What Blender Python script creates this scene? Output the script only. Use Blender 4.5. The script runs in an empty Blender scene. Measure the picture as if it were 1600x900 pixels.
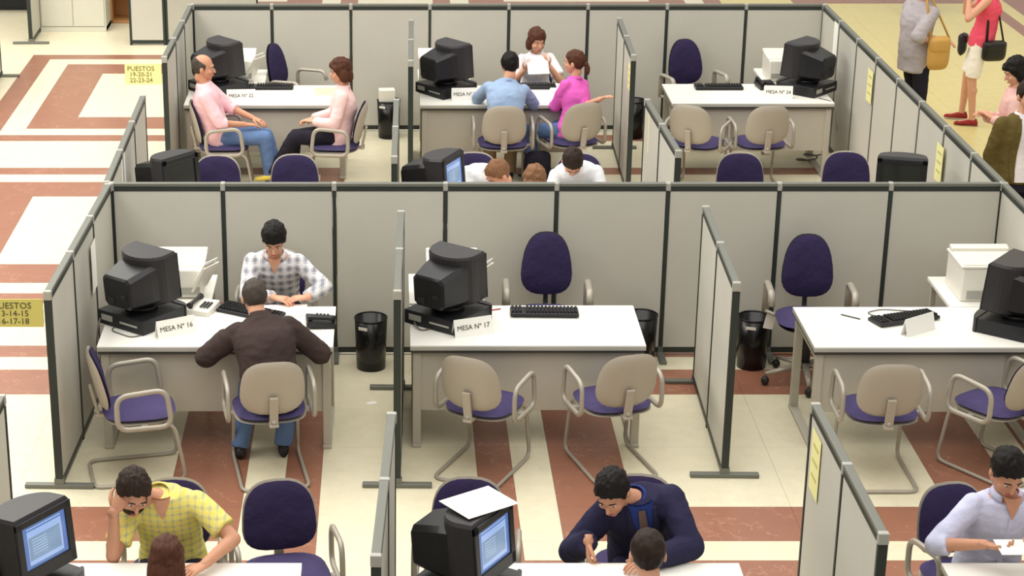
import bpy, bmesh, math, random
from mathutils import Vector, Matrix, noise
random.seed(4)
V = Vector
PI = math.pi
R = math.radians
scene = bpy.context.scene
COL = scene.collection

# ---------------------------------------------------------------- camera
CAM_H, PITCH, FPX, CXP, CYP = 5.45, 20.9, 3143.0, 612.0, 522.0
cam_d = bpy.data.cameras.new('camera')
cam_d.sensor_width = 36.0
cam_d.lens = FPX / 1600 * 36.0
cam_d.shift_x = (800 - CXP) / 1600
cam_d.shift_y = (CYP - 450) / 1600
cam_d.clip_end = 200
cam = bpy.data.objects.new('camera', cam_d)
cam.location = (0, 0, CAM_H)
cam.rotation_euler = (R(90 - PITCH), 0, 0)
COL.objects.link(cam)
scene.camera = cam

# ---------------------------------------------------------------- world, lights, exposure
w = bpy.data.worlds.new('world')
scene.world = w
w.use_nodes = True
bg = w.node_tree.nodes['Background']
bg.inputs[0].default_value = (1.0, 0.975, 0.925, 1)
bg.inputs[1].default_value = 0.62


def area(name, loc, size, power, col, rot=(0, 0, 0)):
    d = bpy.data.lights.new(name, 'AREA')
    d.shape = 'RECTANGLE'
    d.size, d.size_y = size
    d.energy = power
    d.color = col
    o = bpy.data.objects.new(name, d)
    o.location = loc
    o.rotation_euler = rot
    COL.objects.link(o)
    return o


area('skylight', (1.0, 14.0, 9.5), (9, 22), 1450, (1.0, 0.975, 0.92))
area('daylight_strip', (-5.6, 16.5, 6.5), (3.2, 16), 1000, (1.0, 0.965, 0.87))
area('hall_lamps', (7.8, 20.5, 6.0), (3.5, 10), 90, (1.0, 0.84, 0.40))
vs = scene.view_settings
vs.view_transform = 'Standard'
vs.look = 'None'
vs.exposure = 0.0
vs.gamma = 1.0
vs.use_curve_mapping = False


# ---------------------------------------------------------------- materials
def lin(c):
    return tuple((x / 255 / 12.92 if x / 255 <= .04045 else ((x / 255 + .055) / 1.055) ** 2.4) for x in c)


class NT:
    def __init__(s, name):
        s.m = bpy.data.materials.new(name)
        s.m.use_nodes = True
        s.t = s.m.node_tree
        s.b = s.t.nodes['Principled BSDF']

    def n(s, typ, **kw):
        x = s.t.nodes.new(typ)
        for k, v in kw.items():
            setattr(x, k, v)
        return x

    def l(s, a, b):
        s.t.links.new(a, b)

    def math(s, op, a, b=None):
        x = s.n('ShaderNodeMath', operation=op)
        for i, v in enumerate((a, b)):
            if v is None:
                continue
            if isinstance(v, (int, float)):
                x.inputs[i].default_value = v
            else:
                s.l(v, x.inputs[i])
        return x.outputs[0]

    def mix(s, f, a, b):
        x = s.n('ShaderNodeMix', data_type='RGBA')
        for i, v in ((0, f), (6, a), (7, b)):
            if isinstance(v, (int, float)):
                x.inputs[i].default_value = v
            elif isinstance(v, tuple):
                x.inputs[i].default_value = (*v[:3], 1)
            else:
                s.l(v, x.inputs[i])
        return x.outputs[2]

    def coord(s, which='Object'):
        return s.n('ShaderNodeTexCoord').outputs[which]

    def noise(s, co, scale, detail=3, rough=.5):
        x = s.n('ShaderNodeTexNoise')
        x.inputs['Scale'].default_value = scale
        x.inputs['Detail'].default_value = detail
        x.inputs['Roughness'].default_value = rough
        s.l(co, x.inputs['Vector'])
        return x.outputs['Fac']

    def bump(s, h, strength, dist=.01):
        x = s.n('ShaderNodeBump')
        x.inputs['Strength'].default_value = strength
        x.inputs['Distance'].default_value = dist
        s.l(h, x.inputs['Height'])
        s.l(x.outputs[0], s.b.inputs['Normal'])


def mat(name, col, rough=.6, metal=0.0, var=.06, scale=8, bump=None, spec=.4):
    c = lin(col)
    N = NT(name)
    co = N.coord()
    f = N.noise(co, scale)
    N.l(N.mix(f, tuple(x * (1 - var) for x in c), tuple(min(1, x * (1 + var)) for x in c)), N.b.inputs['Base Color'])
    N.b.inputs['Roughness'].default_value = rough
    N.b.inputs['Metallic'].default_value = metal
    N.b.inputs['Specular IOR Level'].default_value = spec
    if bump:
        N.bump(N.noise(co, bump[0], 4), bump[1], bump[2] if len(bump) > 2 else .004)
    return N.m


def cloth(name, col, var=.12):
    return mat(name, col, .85, var=var, scale=14, bump=(9, .7, .025), spec=.15)


def plaid(name, base, dark, light, freq=16, w1=.35):
    N = NT(name)
    sx = N.n('ShaderNodeSeparateXYZ')
    N.l(N.coord(), sx.inputs[0])
    fx = N.math('FRACT', N.math('MULTIPLY', sx.outputs[0], freq))
    fz = N.math('FRACT', N.math('MULTIPLY', sx.outputs[2], freq))
    mx = N.math('LESS_THAN', fx, w1)
    mz = N.math('LESS_THAN', fz, w1)
    s = N.math('MULTIPLY', N.math('ADD', mx, mz), .5)
    c1 = N.mix(s, lin(base), lin(dark))
    gx = N.math('LESS_THAN', N.math('ABSOLUTE', N.math('SUBTRACT', fx, .68)), .09)
    gz = N.math('LESS_THAN', N.math('ABSOLUTE', N.math('SUBTRACT', fz, .68)), .09)
    c2 = N.mix(N.math('MULTIPLY', N.math('MAXIMUM', gx, gz), .7), c1, lin(light))
    N.l(c2, N.b.inputs['Base Color'])
    N.b.inputs['Roughness'].default_value = .9
    N.b.inputs['Specular IOR Level'].default_value = .15
    N.bump(N.noise(N.coord(), 9, 4), .6, .02)
    return N.m


def marble(name, col, vein, amt):
    N = NT(name)
    g = N.n('ShaderNodeNewGeometry').outputs['Position']
    f = N.noise(g, 2.2, 6, .6)
    f2 = N.noise(g, 9, 5, .6)
    c = lin(col)
    b1 = N.mix(f2, tuple(x * .88 for x in c), tuple(min(1, x * 1.1) for x in c))
    ve = N.math('LESS_THAN', N.math('ABSOLUTE', N.math('SUBTRACT', f, .5)), .0035)
    N.l(N.mix(N.math('MULTIPLY', ve, amt), b1, lin(vein)), N.b.inputs['Base Color'])
    N.b.inputs['Roughness'].default_value = .32
    N.b.inputs['Specular IOR Level'].default_value = .35
    return N.m


def hairmat(name, col):
    N = NT(name)
    mp = N.n('ShaderNodeMapping')
    mp.inputs['Scale'].default_value = (110, 40, 16)
    N.l(N.coord(), mp.inputs[0])
    f = N.noise(mp.outputs[0], 1, 3)
    c = lin(col)
    N.l(N.mix(f, tuple(x * .55 for x in c), tuple(min(1, x * 1.6) for x in c)), N.b.inputs['Base Color'])
    N.b.inputs['Roughness'].default_value = .55
    N.b.inputs['Specular IOR Level'].default_value = .18
    N.bump(f, .8, .008)
    return N.m


def screenmat(name, on=True):
    N = NT(name)
    N.b.inputs['Roughness'].default_value = .15
    N.b.inputs['Base Color'].default_value = (.012, .014, .013, 1)
    if on:
        sx = N.n('ShaderNodeSeparateXYZ')
        N.l(N.coord(), sx.inputs[0])
        x, z = sx.outputs[0], sx.outputs[2]

        def rect(x0, x1, z0, z1):
            a = N.math('MULTIPLY', N.math('GREATER_THAN', x, x0), N.math('LESS_THAN', x, x1))
            b = N.math('MULTIPLY', N.math('GREATER_THAN', z, z0), N.math('LESS_THAN', z, z1))
            return N.math('MULTIPLY', a, b)
        c = N.mix(rect(-.13, .13, -.105, .108), lin((96, 128, 190)), lin((170, 200, 250)))
        c = N.mix(rect(-.115, .125, -.08, .055), c, lin((132, 162, 195)))
        lines = N.math('LESS_THAN', N.math('FRACT', N.math('MULTIPLY', z, 62)), .35)
        c = N.mix(N.math('MULTIPLY', rect(-.01, .10, -.06, .04), lines), c, lin((178, 205, 235)))
        c = N.mix(rect(-.13, .13, .092, .10), c, lin((90, 120, 190)))
        N.l(c, N.b.inputs['Emission Color'])
        N.b.inputs['Emission Strength'].default_value = .85
    return N.m


M = {}
M['cream'] = marble('cream_marble', (226, 218, 190), (206, 192, 156), .35)
M['terra'] = marble('terracotta_marble', (152, 103, 82), (192, 148, 122), .6)
M['hall'] = marble('warm_tinted_hall_marble', (218, 202, 136), (200, 178, 108), .3)  # yellowish slabs, with the warm hall light also tinted into the colour
M['grout'] = mat('grout', (212, 200, 166), .9)
M['panel'] = mat('panel_fabric', (196, 193, 182), .9, var=.05, scale=3, bump=(140, .25, .002), spec=.1)
M['rail'] = mat('rail_aluminium', (116, 117, 109), .45, .3)
M['cap'] = mat('cap_grey', (172, 171, 163), .4, .2)
M['gasket'] = mat('dark_gasket', (44, 50, 46), .5)
M['desk'] = mat('desk_laminate', (236, 234, 226), .5, var=.02)
M['deskgrey'] = mat('desk_grey', (188, 182, 168), .6, var=.03)
M['band'] = mat('desk_band', (186, 184, 174), .5, var=.03)
M['cabinet'] = mat('cabinet_lit_grey', (212, 210, 196), .5, var=.02)  # lighter than the desk grey: stronger light there is put into the colour
M['edge'] = mat('desk_edge', (70, 68, 62), .5)
M['beige'] = mat('chair_plastic', (176, 167, 153), .42, var=.03)
M['tube'] = mat('chair_tube', (172, 165, 152), .35, .2, var=.03)
M['purple'] = cloth('purple_upholstery', (76, 68, 106), .12)
M['darkpurple'] = cloth('dark_purple_upholstery', (50, 42, 74), .12)
M['black'] = mat('black_plastic', (26, 26, 29), .38, var=.08)
M['charcoal'] = mat('charcoal_plastic', (44, 42, 44), .42, var=.06)
M['bin'] = mat('bin_black', (15, 15, 16), .25)
M['white'] = mat('white_plastic', (232, 228, 216), .4, var=.02)
M['paper'] = mat('paper', (246, 244, 238), .8, var=.02)
M['cable'] = mat('cable_grey', (110, 106, 100), .6)
M['yellow'] = mat('yellow_card', (238, 233, 166), .8, var=.04)
M['olive_card'] = mat('olive_yellow_card', (204, 194, 110), .8, var=.04)
M['ink'] = mat('ink', (72, 70, 50), .8)
M['ink_faint'] = mat('ink_faint', (196, 188, 120), .8)
M['ink_olive'] = mat('ink_olive', (120, 110, 40), .8)
M['red'] = mat('red_plastic', (190, 40, 60), .5)
M['wood'] = mat('counter_wood', (190, 140, 90), .55, var=.12)
M['skin'] = mat('skin', (214, 160, 132), .55, var=.08, scale=18, spec=.3)
M['skin_dark'] = mat('skin_tanned', (200, 146, 118), .55, var=.08, scale=18, spec=.3)
M['eye'] = mat('eye_white', (225, 215, 205), .3)
M['iris'] = mat('iris', (40, 26, 20), .3)
M['lips'] = mat('lips', (172, 98, 88), .5)
M['h_black'] = hairmat('hair_black', (22, 18, 17))
M['h_brown'] = hairmat('hair_brown', (78, 46, 32))
M['h_light'] = hairmat('hair_light_brown', (124, 88, 62))
M['h_dkbrown'] = hairmat('hair_dark_brown', (44, 32, 26))
M['h_grey'] = hairmat('hair_grey', (70, 62, 56))
M['scr_on'] = screenmat('screen_lit')
M['scr_off'] = screenmat('screen_dark', False)
M['shoe'] = mat('shoe_black', (30, 28, 28), .4)
M['tan'] = mat('tan_leather', (196, 152, 78), .55, var=.1)


# ---------------------------------------------------------------- mesh builder
class MB:
    def __init__(s):
        s.v, s.f, s.s, s.mi = [], [], [], []

    def add(s, vs, fs, smooth=True, mi=0):
        o = len(s.v)
        s.v += [V(p) for p in vs]
        for f in fs:
            s.f.append([i + o for i in f])
            s.s.append(smooth)
            s.mi.append(mi)
        return s

    def box(s, c, d, rot=None, bev=0.0, mi=0, taper=1.0):
        hx, hy, hz = d[0] / 2, d[1] / 2, d[2] / 2
        if bev <= 0:
            vs = []
            for z in (-1, 1):
                k = taper if z > 0 else 1
                for x, y in ((-1, -1), (1, -1), (1, 1), (-1, 1)):
                    vs.append(V((x * hx * k, y * hy * k, z * hz)))
            fs = [(3, 2, 1, 0), (4, 5, 6, 7), (0, 1, 5, 4), (1, 2, 6, 5), (2, 3, 7, 6), (3, 0, 4, 7)]
        else:
            bm = bmesh.new()
            bmesh.ops.create_cube(bm, size=1)
            for q in bm.verts:
                k = taper if q.co.z > 0 else 1
                q.co = V((q.co.x * d[0] * k, q.co.y * d[1] * k, q.co.z * d[2]))
            bmesh.ops.bevel(bm, geom=list(bm.edges), offset=bev, segments=2, affect='EDGES', profile=.5)
            bm.verts.index_update()
            vs = [q.co.copy() for q in bm.verts]
            fs = [[q.index for q in f.verts] for f in bm.faces]
            bm.free()
        if rot is not None:
            vs = [rot @ p for p in vs]
        return s.add([p + V(c) for p in vs], fs, False, mi)

    def loft(s, rings, closed_ends=True, smooth=True, mi=0, loop=False):
        n = len(rings[0])
        vs = [p for r in rings for p in r]
        fs = []
        m = len(rings)
        for i in range(m if loop else m - 1):
            a, b = i * n, ((i + 1) % m) * n
            for j in range(n):
                k = (j + 1) % n
                fs.append((a + j, a + k, b + k, b + j))
        if closed_ends and not loop:
            fs.append(tuple(range(n - 1, -1, -1)))
            fs.append(tuple(range((m - 1) * n, m * n)))
        return s.add(vs, fs, smooth, mi)

    def tube(s, path, r, n=8, closed=False, mi=0, flat=1.0, caps=True):
        P = [V(p) for p in path]
        m = len(P)
        rr = r if isinstance(r, (list, tuple)) else [r] * m
        T = []
        for i in range(m):
            a = P[(i - 1) % m] if (closed or i > 0) else P[i]
            b = P[(i + 1) % m] if (closed or i < m - 1) else P[i]
            t = (b - a)
            T.append(t.normalized() if t.length > 1e-9 else V((0, 0, 1)))
        up = V((0, 0, 1)) if abs(T[0].z) < .9 else V((1, 0, 0))
        rings = []
        for i in range(m):
            x = up - T[i] * up.dot(T[i])
            if x.length < 1e-6:
                x = V((1, 0, 0)) - T[i] * T[i].x
            x.normalize()
            up = x
            y = T[i].cross(x)
            rings.append([P[i] + (x * math.cos(2 * PI * j / n) * flat + y * math.sin(2 * PI * j / n)) * rr[i] for j in range(n)])
        return s.loft(rings, caps, True, mi, closed)

    def ell(s, c, r, rot=None, nu=16, nv=10, mi=0, fn=None):
        vs = []
        for i in range(1, nv):
            t = PI * i / nv
            for j in range(nu):
                p = 2 * PI * j / nu
                vs.append(V((math.sin(t) * math.cos(p), math.sin(t) * math.sin(p), math.cos(t))))
        vs += [V((0, 0, 1)), V((0, 0, -1))]
        fs = []
        for i in range(nv - 2):
            for j in range(nu):
                k = (j + 1) % nu
                fs.append((i * nu + j, (i + 1) * nu + j, (i + 1) * nu + k, i * nu + k))
        tp, bt = len(vs) - 2, len(vs) - 1
        for j in range(nu):
            k = (j + 1) % nu
            fs.append((tp, j, k))
            fs.append((bt, (nv - 2) * nu + k, (nv - 2) * nu + j))
        out = []
        for p in vs:
            q = V((p.x * r[0], p.y * r[1], p.z * r[2]))
            if fn:
                q = fn(p, q)
            if rot is not None:
                q = rot @ q
            out.append(q + V(c))
        return s.add(out, fs, True, mi)

    def prism(s, poly, z0, z1, mi=0, smooth_side=False, inset=0):
        n = len(poly)
        a = [V((x, y, z0)) for x, y in poly]
        b = [V((x, y, z1)) for x, y in poly]
        s.add(a + b, [(j, (j + 1) % n, n + (j + 1) % n, n + j) for j in range(n)], smooth_side, mi)
        s.add(list(a), [tuple(range(n - 1, -1, -1))], False, mi)
        return s.add(list(b), [tuple(range(n))], False, mi)

    def pad(s, a, b, t, ex=3.0, k=0.0, rot=None, c=(0, 0, 0), nr=7, na=28, topx=1.0, edge=5, tb=None, mi=0):
        """cushion: superellipse outline in x-z, thickness along y, k = curvature y += k x^2"""
        tb = t if tb is None else tb
        vs, fs = [], []

        def P(rr, j, sg):
            an = 2 * PI * j / na
            cx, sx = math.cos(an), math.sin(an)
            x = a * rr * math.copysign(abs(cx) ** (2 / ex), cx)
            z = b * rr * math.copysign(abs(sx) ** (2 / ex), sx)
            x *= 1 + (topx - 1) * (z / b + 1) / 2
            y = sg * (1 - rr ** edge) * (t if sg > 0 else tb) + k * x * x
            return V((x, y, z))
        for sg in (1, -1):
            base = len(vs)
            vs.append(P(0, 0, sg))
            for i in range(1, nr + 1):
                rr = math.sin(i / nr * PI / 2)
                for j in range(na):
                    vs.append(P(rr, j, sg))
            for j in range(na):
                q = (base, base + 1 + j, base + 1 + (j + 1) % na)
                fs.append(q[::-1] if sg > 0 else q)
                for i in range(nr - 1):
                    o = base + 1 + i * na
                    q = (o + j, o + na + j, o + na + (j + 1) % na, o + (j + 1) % na)
                    fs.append(q[::-1] if sg > 0 else q)
        if rot is not None:
            vs = [rot @ p for p in vs]
        return s.add([p + V(c) for p in vs], fs, True, mi)

    def mesh(s, name):
        me = bpy.data.meshes.new(name)
        me.from_pydata([tuple(p) for p in s.v], [], s.f)
        me.polygons.foreach_set('use_smooth', s.s)
        me.polygons.foreach_set('material_index', s.mi)
        me.update()
        return me

    def build(s, name, m, parent=None, loc=None, rot=None):
        me = s.mesh(name)
        for x in (m if isinstance(m, (list, tuple)) else [m]):
            me.materials.append(M[x] if isinstance(x, str) else x)
        return link(name, me, parent, loc, rot)


def link(name, me, parent=None, loc=None, rot=None):
    o = bpy.data.objects.new(name, me)
    COL.objects.link(o)
    if parent is not None:
        o.parent = parent
    if loc is not None:
        o.location = loc
    if rot is not None:
        o.rotation_euler = rot
    return o


def tag(o, label=None, cat=None, group=None, kind=None):
    for k, v in (('label', label), ('category', cat), ('group', group), ('kind', kind)):
        if v:
            o[k] = v
    return o


def thing(name, label, cat, loc=(0, 0, 0), rz=0.0, group=None):
    o = bpy.data.objects.new(name, None)
    o.empty_display_size = .1
    COL.objects.link(o)
    o.location = loc
    o.rotation_euler = (0, 0, R(rz))
    return tag(o, label, cat, group)


def copy_tree(o, parent=None):
    c = o.copy()
    COL.objects.link(c)
    c.parent = parent
    for ch in list(o.children):
        copy_tree(ch, c)
    return c


_protos = {}


def place(key, make, label, cat, loc, rz, group):
    """first call builds the thing, later calls copy it with its parts"""
    if key not in _protos:
        o = make()
        _protos[key] = o
    else:
        o = copy_tree(_protos[key])
    o.location = loc
    o.rotation_euler = (0, 0, R(rz))
    tag(o, label, cat, group)
    return o


def rz_(a):
    return Matrix.Rotation(a, 3, 'Z')


def rx_(a):
    return Matrix.Rotation(a, 3, 'X')


def ry_(a):
    return Matrix.Rotation(a, 3, 'Y')


def rounded(path, rad, n=5, closed=False):
    """fillet the corners of a polyline"""
    P = [V(p) for p in path]
    out = []
    m = len(P)
    for i in range(m):
        if not closed and i in (0, m - 1):
            out.append(P[i])
            continue
        a, b, c = P[(i - 1) % m], P[i], P[(i + 1) % m]
        r1 = min(rad, (a - b).length * .49, (c - b).length * .49)
        p, q = b + (a - b).normalized() * r1, b + (c - b).normalized() * r1
        for k in range(n + 1):
            t = k / n
            out.append(p * (1 - t) ** 2 + b * 2 * t * (1 - t) + q * t * t)
    return out


def text_mesh(txt, size, name):
    cu = bpy.data.curves.new(name, 'FONT')
    cu.body = txt
    cu.size = size
    cu.align_x = 'CENTER'
    cu.align_y = 'CENTER'
    cu.extrude = .0006
    cu.resolution_u = 2
    o = bpy.data.objects.new(name, cu)
    COL.objects.link(o)
    dg = bpy.context.evaluated_depsgraph_get()
    me = bpy.data.meshes.new_from_object(o.evaluated_get(dg))
    bpy.data.objects.remove(o)
    bpy.data.curves.remove(cu)
    return me


def lettering(txt, size, m, parent, loc, rot):
    me = text_mesh(txt, size, 'lettering')
    me.materials.clear()
    me.materials.append(M[m])
    o = link('lettering', me, parent, loc, rot)
    return tag(o, kind='stuff')


# ---------------------------------------------------------------- floor
flo = MB().box((1.5, 20, -.06), (44, 48, .1)).build('floor', 'grout')
tag(flo, 'cream and terracotta marble slab floor', None, None, 'structure')
unit = MB().box((0, 0, 0), (1, 1, 1)).mesh('floor_slab')
unit_c = unit
unit_t = unit.copy()
unit_c.materials.append(M['cream'])
unit_t.materials.append(M['terra'])
unit_h = MB().box((0, 0, 0), (1, 1, 1)).mesh('floor_slab')
unit_h.materials.append(M['hall'])
n_slab = [0]


def inview(x0, x1, y0, y1):
    c, s = math.cos(R(PITCH)), math.sin(R(PITCH))
    for i in range(5):
        for j in range(5):
            X, Y = x0 + (x1 - x0) * i / 4, y0 + (y1 - y0) * j / 4
            d = Y * c + CAM_H * s
            u = CXP + FPX * X / d
            q = CYP + FPX * (CAM_H * c - Y * s) / d
            if -60 < u < 1660 and -40 < q < 980:
                return True
    return False


def slab(x0, x1, y0, y1, me):
    if x1 - x0 < .02 or y1 - y0 < .02 or not inview(x0, x1, y0, y1):
        return
    o = link('floor_slab', me, flo, ((x0 + x1) / 2, (y0 + y1) / 2, -.006))
    o.scale = (x1 - x0 - .0016, y1 - y0 - .0016, .012)
    n_slab[0] += 1


def strip(x0, x1, y0, y1, me, cuts=2):
    if x1 - x0 > y1 - y0:
        for k in range(cuts):
            slab(x0 + (x1 - x0) * k / cuts, x0 + (x1 - x0) * (k + 1) / cuts, y0, y1, me)
    else:
        for k in range(cuts):
            slab(x0, x1, y0 + (y1 - y0) * k / cuts, y0 + (y1 - y0) * (k + 1) / cuts, me)


XM = [(-8.15, -6.22), (-3.32, -1.40), (1.50, 3.45)]            # inner fields across
YM = [(6.42, 8.30), (11.27, 13.08), (15.91, 17.84), (20.71, 22.66), (26.75, 28.7)]
TH, CR, WD = .23, .25, .47
for xi, (xa, xb) in enumerate(XM):
    for yi, (ya, yb) in enumerate(YM):
        for k in range(2):
            for j in range(2):
                slab(xa + (xb - xa) * k / 2, xa + (xb - xa) * (k + 1) / 2, ya + (yb - ya) * j / 2, ya + (yb - ya) * (j + 1) / 2, unit_c)
        o = 0
        for wd, me in ((WD, unit_t), (CR, unit_c), (TH, unit_t)):
            x0, x1, y0, y1 = xa - o, xb + o, ya - o, yb + o
            strip(x0 - wd, x1 + wd, y0 - wd, y0, me)
            strip(x0 - wd, x1 + wd, y1, y1 + wd, me)
            strip(x0 - wd, x0, y0, y1, me)
            strip(x1, x1 + wd, y0, y1, me)
            o += wd
        ox = xb + o
        lastx = xi + 1 == len(XM)
        nx = 5.36 if lastx else XM[xi + 1][0] - o
        ame = unit_h if lastx else unit_c
        ny = YM[yi + 1][0] - o if yi + 1 < len(YM) else yb + o + .9
        strip(ox, nx, ya - o, yb + o, ame)
        strip(xa - o, xb + o, yb + o, ny, unit_c)
        slab(ox, nx, yb + o, ny, ame)
for k in range(4):                                               # plain hall floor on the right
    for j in range(13):
        slab(5.36 + k * .62, 5.36 + (k + 1) * .62, 10.7 + j * 1.225, 10.7 + (j + 1) * 1.225, unit_h)
strip(5.36, 7.84, 26.63, 27.2, unit_t)
for j in range(5):
    slab(7.84, 8.02, 19 + j * 1.6, 19 + (j + 1) * 1.6, unit_t)
    slab(8.02, 8.2, 19 + j * 1.6, 19 + (j + 1) * 1.6, unit_h)
    slab(8.2, 8.67, 19 + j * 1.6, 19 + (j + 1) * 1.6, unit_t)

# ---------------------------------------------------------------- partition screens
HP = 1.32
_pm = {}


def shared(key, mk, m):
    if key not in _pm:
        me = mk().mesh(key[0])
        me.materials.append(M[m])
        _pm[key] = me
    return _pm[key]


def run(p0, p1, n, label, feet=(), h=HP, ends=(1, 1), name='partition_screen', pm='gasket'):
    p0, p1 = V((*p0, 0)), V((*p1, 0))
    d = p1 - p0
    L = d.length / n
    o = thing(name, label, 'partition', p0, math.degrees(math.atan2(d.y, d.x)))
    q = round(L, 3)
    for i in range(n):
        x = (i + .5) * L
        link('panel', shared(('panel', q, h), lambda: MB().box((0, 0, 0), (L - .03, .036, h - .12), bev=.004), 'panel'), o, (x, 0, .06 + (h - .12) / 2))
        link('top_rail', shared(('top_rail', q), lambda: MB().box((0, 0, 0), (L - .035, .046, .026), bev=.005), 'rail'), o, (x, 0, h - .013))
        link('gasket', shared(('gasket', q), lambda: MB().box((0, 0, 0), (L - .035, .042, .03)), 'gasket'), o, (x, 0, h - .043))
        link('bottom_rail', shared(('bottom_rail', q), lambda: MB().box((0, 0, 0), (L - .03, .042, .04)), 'gasket'), o, (x, 0, .04))
    for i in range(n + 1):
        if (i == 0 and not ends[0]) or (i == n and not ends[1]):
            continue
        link('post', shared(('post', h, pm), lambda: MB().box((0, 0, (h - .06) / 2), (.026, .046, h - .06)), pm), o, (i * L, 0, 0))
        link('post_cap', shared(('post_cap', h), lambda: MB().box((0, 0, h - .027), (.036, .052, .06), bev=.006), 'cap'), o, (i * L, 0, 0))
    for i in feet:
        link('foot', shared(('foot',), lambda: MB().box((0, 0, .014), (.05, .44, .028), bev=.006).box((0, 0, .045), (.034, .06, .04)), 'rail'), o, (i * L, 0, 0))
    return o


YB, YA = 13.86, 20.16
run((-2.01, YB), (4.38, YB), 8, 'long grey partition across the middle, behind the plaid-shirted clerk', (2, 3, 5, 6))
run((-2.01, YA), (4.38, YA), 8, 'long grey partition at the back, behind the far row of desks', (3,))
run((-2.10, 11.55), (-2.03, YB - .03), 3, 'grey partition at left end of the middle row, with the nearer yellow sign', (0,))
run((-2.05, YB + .03), (-2.08, 16.40), 3, 'short grey partition on the left between middle and far rows', (3,))
run((-2.05, 17.83), (-2.03, YA - .03), 3, 'grey partition at left end of far row, beside the balding man', (0,))
run((4.40, 11.50), (4.37, YA - .03), 11, 'long grey partition running down the right side along the hall', (), pm='rail')
run((.035, 11.56), (.065, 13.18), 2, 'edge-on grey divider left of the desk with plate 17', (0, 2))
run((2.13, 11.71), (2.17, 13.29), 2, 'angled grey divider with yellow notice, between the two empty middle-row desks', (0, 2))
run((-.07, 8.05), (0.0, 9.66), 2, 'grey divider in the nearest row, left of paper-topped monitor', (0,))
run((2.25, 8.27), (2.24, 9.79), 2, 'grey divider in the nearest row with a yellow notice, right of suited man', ())
run((-2.12, 8.30), (-2.085, 9.90), 2, 'grey partition cut off at the lower left edge', ())
run((.17, 17.68), (.19, 19.38), 2, 'edge-on grey divider in far row, left of the blue-shirted man', (0,))
run((2.19, 17.90), (2.23, 19.48), 2, 'grey divider in far row, right of the magenta-topped woman', (2,))
run((.02, 14.55), (.04, 16.27), 2, 'edge-on grey divider behind the middle partition, below the far bin', (2,))
run((2.17, 14.71), (2.12, 16.27), 2, 'low-showing grey divider behind the middle partition, before the empty far desk', ())
run((-2.1, 7.56), (4.4, 7.56), 8, 'long grey partition along the bottom, behind the nearest desks', ())
run((-4.40, 24.2), (-4.43, 25.8), 2, 'narrow grey divider beside the double-door cabinet at top left', (0,))
run((-3.17, 24.15), (-2.76, 24.15), 1, 'single grey panel standing at top left beyond the far row', (), h=1.5)
run((-2.74, 24.15), (-1.74, 25.6), 1, 'pale grey panel receding at top left, next to the single panel', (), h=1.5)
run((-4.50, 20.9), (-4.47, 22.51), 2, 'grey divider cut off at far left edge', (2,))

# ---------------------------------------------------------------- signs and notices
def sign(loc, wd, ht, lines, label, m, ink):
    s = thing('queue_sign', label, 'sign', loc, 0)
    MB().box((0, 0, 0), (wd, .006, ht)).build('card', m, s)
    for i, t in enumerate(lines):
        lettering(t, ht * .3 if i else ht * .32, ink, s, (-.02, -.0045, ht * (.26 - .28 * i)), (R(90), 0, 0))
    MB().box((wd / 2 - .01, .006, 0), (.02, .012, ht * .8)).build('bracket', 'rail', s)
    return s


sign((-2.295, 11.53, 1.185), .33, .18, ['PUESTOS', '13-14-15', '16-17-18'], 'nearer yellow PUESTOS 13 to 18 sign at left edge', 'olive_card', 'ink')
sign((-2.245, 17.82, 1.16), .33, .19, ['PUESTOS', '19-20-21', '22-23-24'], 'far pale yellow PUESTOS sign beside the balding man', 'yellow', 'ink_olive')


def notice(loc, rz, wd, ht, m, label, lines=3):
    s = thing('paper_notice', label, 'notice', loc, rz)
    MB().box((0, 0, 0), (wd, .002, ht)).build('sheet', m, s)
    if m == 'yellow':
        for k in range(lines):
            MB().box((0, -.0015, ht * (.28 - .25 * k)), (wd * .6, .001, ht * .06)).build('print_line', 'ink_faint', s)
    return s


notice((2.217, 9.60, 1.05), -90, .21, .34, 'yellow', 'yellow notice on the nearest right divider')
notice((2.125, 11.90, 1.14), -90, .15, .22, 'yellow', 'yellow notice at the end of the middle divider')
notice((4.343, 15.4, 1.02), -90, .2, .3, 'yellow', 'nearer yellow notice on the long right partition')
notice((4.347, 17.9, 1.03), -90, .2, .3, 'yellow', 'farther yellow notice on the long right partition')
notice((2.11, 16.12, 1.1), -90, .2, .34, 'yellow', 'yellow notice on the low-showing divider before the empty far desk')
notice((4.342, 14.25, 1.0), -90, .2, .36, 'paper', 'white sheet on right partition near the middle row')
notice((4.352, 19.45, 1.1), -90, .2, .36, 'paper', 'white sheet on right partition by the far corner')
notice((-2.025, 12.95, 1.0), 90, .2, .34, 'paper', 'white sheet inside the left partition near monitor 16')
notice((-2.04, 14.75, 1.1), 90, .2, .34, 'paper', 'white sheet inside the left partition behind the middle row')
notice((2.165, 17.98, 1.1), -90, .16, .24, 'yellow', 'yellow notice at the end of the far divider')

# ---------------------------------------------------------------- desks
DW, DD, DH = 1.53, .76, .73


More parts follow.
